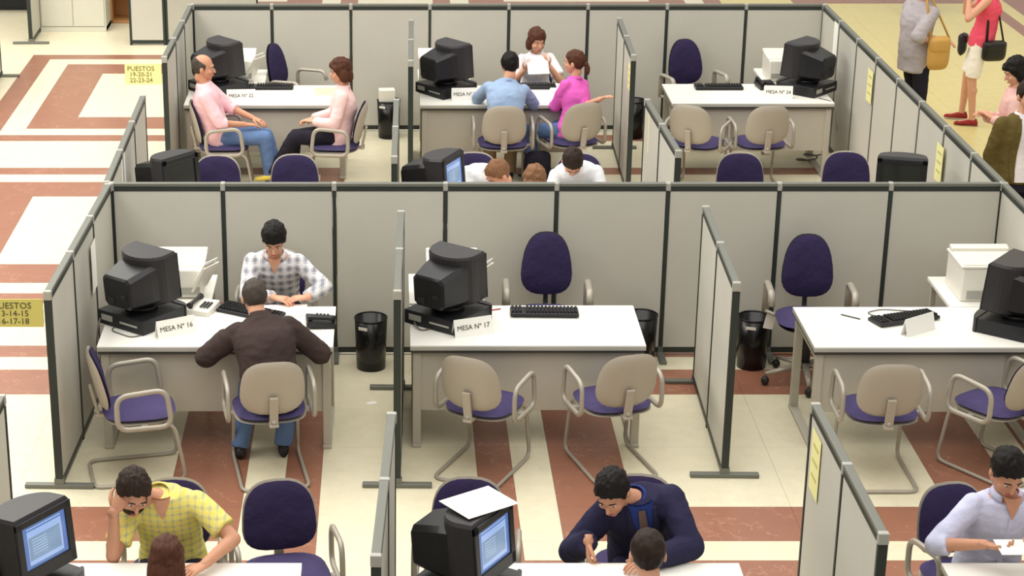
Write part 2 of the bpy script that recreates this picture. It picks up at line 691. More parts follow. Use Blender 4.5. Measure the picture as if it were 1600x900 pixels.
def make_desk():
    o = thing('office_desk', '', 'desk')
    MB().box((0, 0, DH - .006), (DW, DD, .012), bev=.002).build('desktop', 'desk', o)
    MB().box((0, 0, DH - .023), (DW, DD, .022)).build('edge_band', 'band', o)
    MB().box((0, 0, DH - .045), (DW - .012, DD - .012, .022)).build('edge_strip', 'edge', o)
    MB().box((0, -DD / 2 + .05, .455), (DW - .1, .02, .39)).build('modesty_panel', 'deskgrey', o)
    MB().box((0, -DD / 2 + .055, .664), (DW - .1, .03, .026)).build('apron', 'deskgrey', o)
    for sx in (-1, 1):
        for sy in (-1, 1):
            MB().box((sx * (DW / 2 - .045), sy * (DD / 2 - .05), .355), (.055, .05, .67), bev=.006).build('leg', 'deskgrey', o)
        MB().box((sx * (DW / 2 - .045), 0, .012), (.06, DD - .02, .024), bev=.005).build('foot_bar', 'deskgrey', o)
        MB().box((sx * (DW / 2 - .045), 0, .64), (.03, DD - .12, .06)).build('side_rail', 'deskgrey', o)
    return o


DESKS = {
    'B1': (-1.145, 12.51, 0, 'white desk where the man in dark jacket sits'),
    'B2': (.885, 12.53, 0, 'white desk with plate 17 and a long black keyboard, nobody seated'),
    'B3': (3.50, 12.50, 0, 'white desk at right of middle row, nobody seated'),
    'A1': (-1.185, 18.76, 0, 'white desk between the two people in pink shirts'),
    'A2': (1.03, 18.76, 0, 'white desk in front of the woman clerk in white'),
    'A3': (3.40, 18.82, 0, 'white desk at right of far row, nobody seated'),
    'C1': (-1.22, 8.73, 180, 'white desk in front of the yellow-shirted man'),
    'C2': (.995, 8.73, 180, 'white desk in front of the suited man'),
    'C3': (3.55, 8.73, 180, 'white desk in front of the light-blue-shirted man'),
    'M1': (-1.20, 15.05, 180, 'white desk hidden behind the middle partition at left'),
    'M2': (1.0, 15.05, 180, 'white desk hidden behind the middle partition at centre'),
    'M3': (3.45, 15.05, 180, 'white desk hidden behind the middle partition at right'),
}
for k, (x, y, a, lb) in DESKS.items():
    place('desk', make_desk, lb, 'desk', (x, y, 0), a, 'desks in the cubicles')


def make_return():
    o = thing('side_table', '', 'table')
    MB().box((0, 0, DH - .014), (.52, .62, .028), bev=.004).build('tabletop', 'desk', o)
    for sx in (-1, 1):
        for sy in (-1, 1):
            MB().box((sx * .22, sy * .27, .35), (.035, .035, .70)).build('leg', 'deskgrey', o)
    return o


for k, x, y, lb in (('B1', -1.50, 13.24, 'small white side table left of the plaid-shirted clerk'),
                    ('B2', .38, 13.26, 'small white side table behind the unattended centre desk'),
                    ('B3', 4.07, 13.20, 'small white side table under the boxy printer at right of middle row'),
                    ('A1', -1.50, 19.50, 'small white side table under the printer by balding man'),
                    ('A2', .52, 19.50, 'small white side table under the printer in the centre far cubicle'),
                    ('A3', 3.90, 19.55, 'small white side table under the printer in the right far cubicle')):
    place('return', make_return, lb, 'table', (x, y, 0), 0, 'printer side tables')


# ---------------------------------------------------------------- chairs
def make_visitor():
    o = thing('visitor_chair', '', 'chair')
    RX = rx_(R(90))
    MB().pad(.235, .23, .03, 3.2, 0, RX, (0, .01, .452), tb=.022, topx=.94).build('seat', 'purple', o)
    MB().pad(.23, .225, .006, 3.2, 0, RX, (0, .01, .424), tb=.02, edge=8).build('seat_pan', 'beige', o)
    RB = rx_(R(12))
    MB().pad(.212, .190, .03, 2.9, .9, RB, (0, -.235, .675), topx=.84, edge=4).build('backrest', 'darkpurple', o)
    MB().pad(.220, .198, .008, 2.9, .9, RB, (0, -.252, .675), topx=.84, tb=.022, edge=8).build('back_shell', 'beige', o)
    b = MB()
    b.box((0, -.268, .53), (.055, .022, .20), RB, .006)
    b.box((0, -.20, .425), (.06, .14, .022), None, .006)
    sp = b.build('spine', 'beige', o)
    MB().ell((0, -.262, .452), (.016, .012, .016), None, 10, 6).build('highlight_bead', 'cap', sp)  # pale bead modelled in place of the highlight on the spine
    for sx in (-1, 1):
        p = rounded([(sx * .272, -.15, .415), (sx * .272, -.15, .64), (sx * .272, .16, .665), (sx * .272, .19, .415)], .075, 5, True)
        MB().tube(p, .0155, 8, True, flat=1.15).build('armrest', 'tube', o)
        MB().box((sx * .235, .02, .417), (.09, .04, .014)).build('arm_bracket', 'tube', o)
    pts = [(-.17, .05, .405), (-.205, .21, .40), (-.212, .275, .013), (-.212, -.31, .013), (.212, -.31, .013), (.212, .275, .013), (.205, .21, .40), (.17, .05, .405)]
    MB().tube(rounded(pts, .07, 5), .0125, 8).build('sled_base', 'tube', o)
    return o


def make_staff():
    o = thing('swivel_chair', '', 'chair')
    RX = rx_(R(90))
    MB().pad(.24, .235, .032, 3.0, 0, RX, (0, .01, .485), tb=.025, topx=.95).build('seat', 'purple', o)
    MB().pad(.22, .215, .006, 3.0, 0, RX, (0, .01, .455), tb=.03, edge=8).build('seat_pan', 'charcoal', o)
    RB = rx_(R(9))
    MB().pad(.205, .225, .035, 2.7, .8, RB, (0, -.25, .785), topx=.70, edge=4).build('backrest', 'darkpurple', o)
    MB().pad(.208, .228, .008, 2.7, .8, RB, (0, -.272, .785), topx=.70, tb=.02, edge=8).build('back_shell', 'charcoal', o)
    MB().tube(rounded([(0, -.02, .44), (0, -.27, .44), (0, -.30, .75)], .07, 5), .018, 8, flat=1.5).build('back_bar', 'charcoal', o)
    for sx in (-1, 1):
        p = rounded([(sx * .23, .0, .45), (sx * .29, .0, .46), (sx * .29, -.02, .69), (sx * .29, -.13, .71)], .04, 4)
        q = rounded([(sx * .29, -.15, .47), (sx * .29, -.16, .70), (sx * .29, .14, .71), (sx * .29, .17, .62)], .06, 5)
        a = MB().tube(q, .017, 8, flat=1.5)
        a.tube([(sx * .2, -.1, .45), (sx * .29, -.14, .48)], .014, 8)
        a.build('armrest', 'tube', o)
    MB().tube([(0, 0, .10), (0, 0, .44)], [.032, .026], 12).build('column', 'charcoal', o)
    for i in range(5):
        a = 2 * PI * i / 5 + .3
        dx, dy = math.cos(a), math.sin(a)
        MB().tube([(dx * .02, dy * .02, .13), (dx * .30, dy * .30, .085)], [.028, .018], 8, flat=.8).build('base_arm', 'tube', o)
        MB().ell((dx * .30, dy * .30, .034), (.03, .03, .033), None, 10, 8).build('caster', 'charcoal', o)
    return o


VIS = [
    (-1.62, 11.79, -77, 'visitor chair standing sideways at left of the middle row, empty'),
    (-.78, 11.80, 10, 'visitor chair under the man in the dark jacket'),
    (.59, 11.86, -26, 'left empty visitor chair at the desk with plate 17'),
    (1.42, 11.92, 16, 'right empty visitor chair at the desk with plate 17'),
    (3.10, 11.77, 0, 'empty visitor chair facing the right middle-row desk squarely'),
    (3.88, 11.86, 35, 'empty visitor chair turned sideways at the right edge of middle row'),
    (-1.56, 18.02, -86, 'visitor chair under the balding man in pink'),
    (-.52, 18.02, 84, 'visitor chair under the woman in pink blouse'),
    (1.03, 18.10, 0, 'visitor chair under the man in blue shirt'),
    (1.68, 18.20, 20, 'visitor chair under the magenta-topped woman'),
    (2.84, 18.10, -28, 'left empty visitor chair at the far right desk'),
    (3.42, 18.10, 6, 'right empty visitor chair at the far right desk'),
    (-.56, 9.54, 192, 'empty visitor chair in the nearest row, facing the camera'),
    (-1.17, 9.55, 180, 'visitor chair under the yellow-shirted man'),
    (.40, 9.56, 176, 'visitor chair behind the monitor with a sheet on top'),
    (1.30, 9.60, 170, 'visitor chair under the suited man'),
    (3.05, 9.50, 195, 'visitor chair under the light-blue-shirted man'),
    (-.82, 13.44, 180, 'chair under the plaid-shirted clerk'),
    (1.42, 19.66, 180, 'chair under the woman clerk in white'),
    (-1.47, 15.90, 175, 'visitor chair back peeking up beside the dark monitor at left'),
    (-.80, 15.93, 182, 'visitor chair back peeking over partition below the woman in pink'),
    (.68, 15.99, 178, 'visitor chair back peeking up beside the lit far monitor'),
    (1.52, 15.98, 168, 'visitor chair behind the white-shirted visitor at partition'),
    (2.92, 15.98, 182, 'visitor chair back peeking up below the empty far desk'),
    (3.80, 16.02, 178, 'visitor chair back peeking up beside the right rear monitor'),
]
for x, y, a, lb in VIS:
    place('visitor', make_visitor, lb, 'chair', (x, y, 0), a, 'beige and purple visitor chairs')
STAFF = [
    (1.10, 13.38, 178, 'purple swivel chair behind desk with plate 17, empty'),
    (2.95, 13.33, 176, 'purple swivel chair next to the bin at right of middle row, empty'),
    (-.93, 19.62, 245, 'purple swivel chair seen edge-on behind the pink shirts desk'),
    (3.02, 19.66, 196, 'purple swivel chair behind the empty far desk'),
    (-1.03, 8.10, 0, 'swivel chair under the brown-haired clerk at bottom left'),
    (1.18, 8.10, 0, 'swivel chair under the short-haired clerk at bottom centre'),
    (1.10, 14.40, 0, 'swivel chair under the clerk hidden behind the middle partition'),
]
for x, y, a, lb in STAFF:
    place('staff', make_staff, lb, 'chair', (x, y, 0), a, 'purple swivel chairs')


# ---------------------------------------------------------------- bins
def make_bin():
    o = thing('waste_bin', '', 'bin')
    n = 24

    def ring(r, z):
        return [V((r * math.cos(2 * PI * j / n), r * math.sin(2 * PI * j / n), z)) for j in range(n)]
    MB().loft([ring(.105, 0), ring(.118, .38), ring(.112, .38), ring(.1, .02)]).build('body', 'bin', o)
    MB().tube(ring(.117, .385), .006, 6, True).build('rim', 'bin', o)
    MB().box((-.03, -.1185, .335), (.07, .004, .022), rz_(R(-14))).build('white_strip', 'white', o)  # small white strip near the top of the front
    return o


for x, y, lb in ((-.15, 13.60, 'black waste bin right of the plaid-shirted clerk'),
                 (1.81, 13.66, 'black waste bin half hidden behind the desk with plate 17'),
                 (2.62, 13.62, 'black waste bin beside the purple swivel chair at right'),
                 (-.03, 19.92, 'black waste bin by the back partition, paper on top'),
                 (2.46, 19.92, 'black waste bin half hidden behind the far divider')):
    place('bin', make_bin, lb, 'bin', (x, y, 0), random.uniform(-25, 25), 'black waste bins')
b = MB().box((0, 0, .09), (.16, .12, .12), rz_(.1), .004)
tag(b.build('paper_carton', 'white', None, (-.05, 19.90, .355)), 'white carton sitting on the far black bin', 'carton')
tag(MB().box((0, 0, 0), (.07, .004, .13), ry_(.2)).build('paper_scrap', 'paper', None, (2.71, 13.50, .40)), 'white slip hanging over the bin beside the swivel chair', 'paper')


# ---------------------------------------------------------------- computers
def monitor(on):
    def mk():
        o = thing('crt_monitor', '', 'monitor')
        n = 24
        MB().loft([[V((.13 * math.cos(2 * PI * j / n), .12 * math.sin(2 * PI * j / n) - .02, 0)) for j in range(n)],
                   [V((.11 * math.cos(2 * PI * j / n), .10 * math.sin(2 * PI * j / n) - .02, .022)) for j in range(n)],
                   [V((.07 * math.cos(2 * PI * j / n), .07 * math.sin(2 * PI * j / n) - .02, .05)) for j in range(n)]]).build('stand', 'black', o)
        poly = [(.21, .19), (-.21, .19)] + [(-.21 * math.cos(PI * k / 16), .10 - .165 * math.sin(PI * k / 16)) for k in range(17)]
        hb = MB()
        poly = poly[::-1]
        n = len(poly)

        def pr(s, z):
            return [V((x * s, .06 + (y - .06) * s, z)) for x, y in poly]
        hb.loft([pr(.97, .043), pr(1, .055), pr(1, .405)], False, False)
        hb.add(pr(.97, .043), [tuple(range(n))], False)
        hb.add(pr(1, .405) + pr(.94, .425), [(j, (j + 1) % n, n + (j + 1) % n, n + j) for j in range(n)], False)
        hb.add(pr(.94, .425), [tuple(range(n))], False)
        hb.build('front_housing', 'charcoal', o)
        rb = MB()

        def rr(y, wx, z0, z1):
            c = .03
            return [V(p) for p in ((-wx, y, z0 + c), (-wx + c, y, z0), (wx - c, y, z0), (wx, y, z0 + c), (wx, y, z1 - c), (wx - c, y, z1), (-wx + c, y, z1), (-wx, y, z1 - c))]
        rb.loft([rr(.10, .185, .05, .375), rr(-.05, .172, .055, .36), rr(-.235, .140, .075, .325), rr(-.25, .125, .085, .31)], True, False)
        re = rb.build('rear_housing', 'black', o)
        MB().box((.07, -.252, .18), (.05, .008, .03)).build('socket', 'charcoal', re)
        MB().box((-.06, -.252, .13), (.06, .008, .05)).build('socket', 'charcoal', re)
        fr = MB()
        for sx in (-1, 1):
            fr.box((sx * .187, .197, .225), (.046, .016, .36), bev=.004)
        fr.box((0, .197, .385), (.42, .016, .04), bev=.004)
        fr.box((0, .197, .08), (.42, .016, .075), bev=.004)
        fr.build('bezel', 'black', o)
        g = []
        nx, nz = 8, 6
        for k in range(nz + 1):
            for i in range(nx + 1):
                x, z = (i / nx - .5) * .335, (k / nz - .5) * .255
                g.append(V((x, .006 * (1 - (x / .168) ** 2) * (1 - (z / .128) ** 2), z)))
        fs = [(k * (nx + 1) + i, (k + 1) * (nx + 1) + i, (k + 1) * (nx + 1) + i + 1, k * (nx + 1) + i + 1) for k in range(nz) for i in range(nx)]
        MB().add(g, fs, True).build('screen', 'scr_on' if on else 'scr_off', o, (0, .194, .242))
        MB().ell((.13, .206, .075), (.012, .004, .012), None, 10, 6).build('button', 'charcoal', o)
        for ch in o.children:
            ch.scale = (.9, .9, .88)
            ch.location = (ch.location.x * .9, ch.location.y * .9, ch.location.z * .88)
            if ch.name.split('.')[0] != 'stand':
                ch.location = rx_(R(5)) @ V(ch.location)
                ch.rotation_euler = (R(5), 0, 0)
        return o
    return mk


def make_pc():
    o = thing('computer_case', '', 'computer')
    MB().box((0, -.02, .05), (.42, .40, .096), bev=.004).build('case_body', 'black', o)
    poly = [(-.215, .18), (.215, .18)] + [(.215 * math.cos(PI * k / 12) ** 1 if k not in (0, 12) else (.215 if k == 0 else -.215), .19 + .045 * math.sin(PI * k / 12)) for k in range(13)]
    MB().prism(poly, .002, .104).build('front_panel', 'charcoal', o)
    MB().box((.08, .236, .07), (.15, .006, .02)).build('drive_slot', 'black', o)
    MB().box((-.12, -.222, .055), (.10, .004, .04)).build('port_plate', 'cap', o)
    MB().box((.08, -.222, .05), (.16, .004, .012)).build('port_plate', 'cap', o)
    return o


# name: x, y, yaw, lit, monitor label, pc label
MON = [
    (-1.66, 12.62, -38, 0, 'black monitor seen from behind, left of the dark-jacketed man', 'black computer case under monitor left of the dark-jacketed man'),
    (.385, 12.62, -38, 0, 'black monitor seen from behind on the unattended centre desk', 'black computer case on the unattended centre desk'),
    (4.12, 12.45, 52, 0, 'black monitor cut off at right edge of the middle row', 'black computer case under the monitor at right of the middle row'),
    (-1.66, 18.95, -50, 0, 'black monitor behind the balding man', 'black computer case behind the balding man'),
    (.53, 18.86, -52, 0, 'black monitor left of the blue-shirted man', 'black computer case left of the blue-shirted man'),
    (3.98, 18.92, 48, 0, 'black monitor on the empty far right desk', 'black computer case on the empty far right desk'),
    (-1.80, 8.80, -124, 1, 'black monitor with lit blue screen at bottom left', 'black computer case under the lit monitor at bottom left'),
    (.36, 8.76, -122, 1, 'black monitor with lit screen and a sheet on top', 'black computer case under the paper-topped monitor'),
    (-1.74, 15.02, -130, 0, 'dark monitor showing over the middle partition at left', 'computer case hidden behind middle partition at left'),
    (.34, 15.02, -116, 1, 'lit monitor showing over the middle partition at centre', 'computer case hidden behind middle partition at centre'),
    (3.95, 15.00, 165, 0, 'dark monitor showing over the middle partition at right', 'computer case hidden behind middle partition at right'),
]
for x, y, a, on, l1, l2 in MON:
    place('pc', make_pc, l2, 'computer', (x, y, DH), a, 'black computer cases')
    place('mon%d' % on, monitor(on), l1, 'monitor', (x, y, DH + .104), a, 'black monitors')


def make_keyboard():
    o = thing('keyboard', '', 'keyboard')
    MB().box((0, 0, .016), (.46, .165, .024), rx_(R(3)), .006).build('keyboard_body', 'black', o)
    k = MB()
    for r in range(5):
        for i in range(18):
            if i in (14,):
                continue
            k.box((-.212 + i * .025, -.055 + r * .026, .033 + r * .0013), (.019, .019, .010), taper=.8)
    tag(k.build('keys', 'black', o), kind='stuff')
    return o


for x, y, a, lb in ((-.95, 12.74, -30, 'black keyboard beyond the dark-jacketed man'),
                    (1.03, 12.74, 178, 'long black keyboard on the desk with plate 17'),
                    (3.43, 12.62, 200, 'black keyboard beside the plate on the right middle desk'),
                    (-1.18, 19.03, 180, 'black keyboard on the desk between the pink shirts'),
                    (3.16, 19.02, 180, 'black keyboard on the empty far right desk'),
                    (1.36, 19.05, 180, 'black keyboard before the woman clerk in white')):
    place('keyboard', make_keyboard, lb, 'keyboard', (x, y, DH), a, 'black keyboards')


def make_plate(txt):
    o = thing('desk_plate', '', 'sign')
    wd, ht, dp = .27, .115, .06
    th = math.atan2(dp / 2, ht)
    for s in (-1, 1):
        MB().box((0, s * dp / 4, ht / 2), (wd, .003, ht / math.cos(th)), rx_(s * th)).build('card_face', 'paper', o)
    if txt:
        lettering(txt, .046, 'ink', o, (0, -dp / 4 - .0035, ht / 2), (R(90) - th, 0, 0))
    return o


for txt, x, y, a, lb in (('MESA N\u00ba 16', -1.42, 12.35, 30, 'white folded plate reading MESA 16, left of the dark-jacketed man'),
                         ('MESA N\u00ba 17', .53, 12.36, 22, 'white folded plate reading MESA 17 on the unattended centre desk'),
                         (None, 3.47, 12.40, 35, 'blank-sided folded plate on the right middle desk'),
                         ('MESA N\u00ba 22', -1.42, 18.52, 4, 'white folded plate on the desk between the pink shirts'),
                         ('MESA N\u00ba 23', .70, 18.58, 4, 'white folded plate beside the blue-shirted man'),
                         ('MESA N\u00ba 24', 3.67, 18.66, -6, 'white folded plate on the empty far right desk')):
    o = make_plate(txt)
    o.location = (x, y, DH)
    o.rotation_euler = (0, 0, R(a))
    tag(o, lb, 'sign', 'folded desk plates')


def make_printer():
    o = thing('laser_printer', '', 'printer')
    MB().box((0, 0, .108), (.34, .40, .205), bev=.012).build('printer_body', 'white', o)
    t = MB()
    t.box((0, .03, .222), (.36, .34, .022), rx_(R(4)), .006)
    t.box((0, .16, .236), (.36, .06, .03), None, .008)
    t.build('top_cover', 'white', o)
    MB().box((0, -.205, .06), (.30, .012, .05)).build('tray_front', 'cap', o)
    fl = MB().box((0, -.02, .12), (.18, .012, .22), rx_(R(30)), .003).build('paper_support', 'white', o, (.17, -.16, .03), (0, 0, R(60)))
    MB().box((0, -.03, .16), (.15, .004, .18), rx_(R(30))).build('paper_sheet', 'paper', fl, (0, .0, .012))
    return o


def make_boxprinter():
    o = thing('laser_printer', '', 'printer')
    MB().box((0, 0, .12), (.40, .40, .24), bev=.012).build('printer_body', 'white', o)
    MB().box((0, .0, .248), (.42, .41, .016), None, .005).build('lid', 'white', o)
    p = MB().prism([(-.19, -.18), (.19, -.18), (.19, .18), (-.19, .18)], .256, .262)
    p.box((0, .15, .275), (.40, .07, .03), rx_(R(10)), .006)
    p.build('output_tray', 'white', o)
    MB().box((0, -.202, .05), (.32, .008, .06)).build('tray_front', 'cap', o)
    return o


for x, y, a, lb in ((-1.47, 13.24, 0, 'white printer left of the plaid-shirted clerk, paper chute raised'),
                    (.42, 13.22, 0, 'white printer behind the monitor on the unattended centre desk'),
                    (-1.52, 19.48, 0, 'white printer behind the balding man'),
                    (.44, 19.48, 0, 'white printer behind the monitor in centre far cubicle'),
                    (3.86, 19.48, 0, 'white printer behind the monitor on the far right desk')):
    place('printer', make_printer, lb, 'printer', (x, y, DH), a, 'white printers')
place('boxprinter', make_boxprinter, 'boxy white printer on the right side table of the middle row', 'printer', (4.10, 13.18, DH), 0, 'white printers')
tag(MB().box((0, 0, 0), (.06, .05, .006), None, .001).build('sticky_pad', 'yellow', None, (.60, 12.80, DH + .003)), 'small yellow sticky pad beyond the case on the unattended centre desk', 'pad')


def make_phone(m):
    def mk():
        o = thing('desk_phone', '', 'telephone')
        MB().box((0, 0, .025), (.17, .20, .045), rx_(R(6)), .008).build('phone_base', m, o)
        h = MB().tube([(-.055, -.09, .06), (-.055, -.05, .068), (-.055, .05, .074), (-.055, .09, .07)], [.024, .014, .014, .024], 8)
        h.build('handset', 'black' if m == 'black' else 'charcoal', o)
        k = MB()
        for i in range(3):
            for j in range(4):
                k.box((.01 + i * .024, -.05 + j * .024, .052 + j * .0022), (.016, .016, .006))
        tag(k.build('keypad', 'charcoal', o), kind='stuff')
        return o
    return mk


place('phone_b', make_phone('black'), 'black phone at the right corner of the desk with plate 16', 'telephone', (-.47, 12.53, DH), 95, 'telephones')
place('phone_w', make_phone('white'), 'white phone beside monitor 16', 'telephone', (-1.28, 12.80, DH), -20, 'telephones')
place('phone_b', make_phone('black'), 'black phone beside the empty far right desk monitor', 'telephone', (3.62, 19.05, DH), 10, 'telephones')


def sheet(name, label, x, y, z, wd, dp, rz, m='paper', th=.003, cat='paper', grp=None):
    o = MB().box((0, 0, th / 2), (wd, dp, th)).build(name, m, None, (x, y, z), (0, 0, R(rz)))
    return tag(o, label, cat, grp)


sheet('paper_sheet', 'white papers under the plaid-shirted clerk hands', -.72, 12.79, DH, .30, .21, 4, th=.012)
sheet('paper_sheet', 'white papers on the right middle desk beside the computer case', 3.88, 12.64, DH, .21, .30, 30, th=.004)
sheet('paper_sheet', 'white sheet lying on the monitor in the nearest row', .42, 8.78, DH + .104 + .393, .30, .24, 35, th=.003)
sheet('paper_sheet', 'white sheet by the yellow-shirted man on his desk', -1.02, 8.75, DH, .21, .30, 5)
sheet('paper_sheet', 'pale blue-white papers on the desk beside his left arm', -.80, 8.85, DH, .30, .21, 15)
sheet('paper_sheet', 'light blue paper in front of the suited man', 1.10, 8.98, DH, .30, .21, -8, th=.004)
sheet('paper_sheet', 'cream papers at right end of the desk between the pink shirts', -.60, 18.90, DH, .28, .30, 8, 'yellow')
sheet('paper_sheet', 'white papers on the desk by the magenta-topped woman', 1.66, 18.98, DH, .25, .30, -10, th=.02)
sheet('paper_sheet', 'white form before the blue-shirted man', 1.50, 18.55, DH, .30, .21, 0)
sheet('cigarette_pack', 'small red packet on the desk before the yellow-shirted man', -1.10, 9.02, DH, .09, .055, 5, 'red', .022, 'packet')
sheet('paper_scrap', 'tiny white scrap on the floor near the edge-on divider', -.14, 12.92, 0.0005, .07, .04, 20, cat='paper')
tag(MB().tube([(0, 0, .005), (.14, .02, .005)], .004, 6).build('pen', 'red', None, (-1.30, 12.93, DH)), 'red pen near the white phone', 'pen')
tag(MB().tube([(0, 0, .005), (.11, -.09, .005)], .004, 6).build('pen', 'charcoal', None, (3.03, 12.72, DH)), 'dark pen on the right middle desk', 'pen')
tag(MB().tube([(0, 0, .005), (.12, .05, .005)], .004, 6).build('pen', 'red', None, (.62, 12.78, DH)), 'red pen beside the case next to plate 17', 'pen')
# cables
def cable(pts, label, r=.004):
    c = MB()
    c.tube(rounded(pts, .05, 4), r, 6)
    return tag(c.build('cable', 'cable'), label, 'cable')


cable([(-1.78, 12.62, DH + .006), (-1.86, 12.42, DH + .006), (-1.70, 12.28, DH + .006), (-1.60, 12.36, DH + .006), (-1.75, 12.45, DH + .006)], 'looped grey cable at the left corner of desk with plate 16')
cable([(3.28, 12.66, DH + .006), (3.20, 12.75, DH + .006), (3.32, 12.82, DH + .006), (3.52, 12.78, DH + .006)], 'looped grey cable near keyboard on the right middle desk')
cable([(4.05, 18.62, DH + .006), (4.16, 18.50, DH + .006), (4.18, 18.45, .62), (4.22, 18.5, .45)], 'grey cables hanging at the right end of empty far desk')
cable([(4.0 + .09 * math.cos(k * .9) + .01 * k, 18.95 + .07 * math.sin(k * .9), .012 + .007 * k) for k in range(16)], 'coiled dark cable on the floor under the empty far desk', .008)
cable([(-1.86, 12.72, DH + .01), (-1.93, 12.62, DH + .05), (-1.95, 12.5, DH + .02), (-1.97, 12.45, .5)], 'cable dropping behind the desk corner by the left partition', .006)
cable([(.20, 12.62, DH + .01), (.14, 12.52, DH + .03), (.19, 12.40, DH + .006), (.28, 12.46, DH + .006)], 'short cable at left corner of the unattended centre desk', .005)


# ---------------------------------------------------------------- people
def remesh(mb, voxel, it=5, fac=.5):
    me = mb.mesh('tmp')
    o = bpy.data.objects.new('tmp', me)
    COL.objects.link(o)
    m = o.modifiers.new('r', 'REMESH')
    m.mode = 'VOXEL'
    m.voxel_size = voxel
    m.use_smooth_shade = True
    if it:
        q = o.modifiers.new('s', 'SMOOTH')
        q.factor = fac
        q.iterations = it
    dg = bpy.context.evaluated_depsgraph_get()
    out = bpy.data.meshes.new_from_object(o.evaluated_get(dg))
    bpy.data.objects.remove(o)
    bpy.data.meshes.remove(me)
    return out


def crumple(me, amp, seed):
    """soft folds: push vertices along their normals"""
    n = len(me.vertices)
    co = [0.0] * (n * 3)
    nm = [0.0] * (n * 3)
    me.vertices.foreach_get('co', co)
    me.vertex_normals.foreach_get('vector', nm)
    nf = noise.noise
    for i in range(0, n * 3, 3):
        x, y, z = co[i], co[i + 1], co[i + 2]
        k = amp * (.7 * nf((x * 7 + seed, y * 7, z * 11)) + .45 * (1 - 2.2 * abs(nf((x * 10 - seed, y * 10, z * 16 + 5)))))
        co[i] = x + nm[i] * k
        co[i + 1] = y + nm[i + 1] * k
        co[i + 2] = z + nm[i + 2] * k
    me.vertices.foreach_set('co', co)
    me.update()
    return me


def capsule(mb, a, b, ra, rb, n=14):
    mb.tube([a, b], [ra, rb], n)
    mb.ell(a, (ra, ra, ra), None, n, 8)
    mb.ell(b, (rb, rb, rb), None, n, 8)


def limb(mb, pts, rad, n=14):
    for i in range(len(pts) - 1):
        capsule(mb, pts[i], pts[i + 1], rad[i], rad[i + 1], n)


def ik(a, t, l1, l2, hint):
    d = t - a
    dist = min(max(d.length, abs(l1 - l2) + .01), (l1 + l2) * .995)
    u = d.normalized()
    ca = (l1 * l1 + dist * dist - l2 * l2) / (2 * l1 * dist)
    h = hint - u * hint.dot(u)
    h = h.normalized() if h.length > 1e-5 else V((0, 0, -1))
    sa = math.sqrt(max(0, 1 - ca * ca))
    return a + u * l1 * ca + h * l1 * sa, a + u * dist


def hand(mb, wst, d, nrm, th, curl, s):
    """palm, four jointed fingers and a thumb; nrm = palm normal, th = thumb direction"""
    d = d.normalized()
    nrm = (nrm - d * nrm.dot(d)).normalized()
    th = (th - d * th.dot(d) - nrm * th.dot(nrm)).normalized()

    def ring(t, w_, k):
        return [wst + d * t + (th * math.cos(2 * PI * j / 12) * w_ + nrm * math.sin(2 * PI * j / 12) * k) * s for j in range(12)]
    mb.loft([ring(-.03 * s, .026, .021), ring(.0, .027, .019), ring(.03 * s, .036, .017), ring(.07 * s, .041, .0145), ring(.092 * s, .037, .011)])
    for k, ln in zip((1.5, .5, -.5, -1.5), (.072, .080, .075, .060)):
        p = wst + d * (.088 - abs(k) * .004) * s + th * k * .0205 * s
        q = [p - d * .012 * s, p]
        ang = 0
        dd = (d + th * k * .05).normalized()
        for seg, fr in ((ln * .45, 26), (ln * .32, 42), (ln * .26, 30)):
            ang += R(fr) * curl
            p = p + (dd * math.cos(ang) + nrm * math.sin(ang)) * seg * s
            q.append(p)
        mb.tube(q, [.0088 * s, .0088 * s, .0082 * s, .0075 * s, .0055 * s], 8)
    p = wst + d * .022 * s + th * .024 * s
    q = [p]
    for seg, (a, b, c_) in ((.036, (.55, .75, .2)), (.032, (.8, .45, .3)), (.026, (.92, .2, .3))):
        p = p + (d * a + th * b + nrm * c_ * curl).normalized() * seg * s
        q.append(p)
    mb.tube(q, [.0125 * s, .011 * s, .0095 * s, .0065 * s], 8)


def sstep(a, b, x):
    t = max(0, min(1, (x - a) / (b - a)))
    return t * t * (3 - 2 * t)


def lerp_tab(tab, x):
    for (x0, y0), (x1, y1) in zip(tab, tab[1:]):
        if x <= x1:
            return y0 + (y1 - y0) * max(0, (x - x0) / (x1 - x0))
    return tab[-1][1]


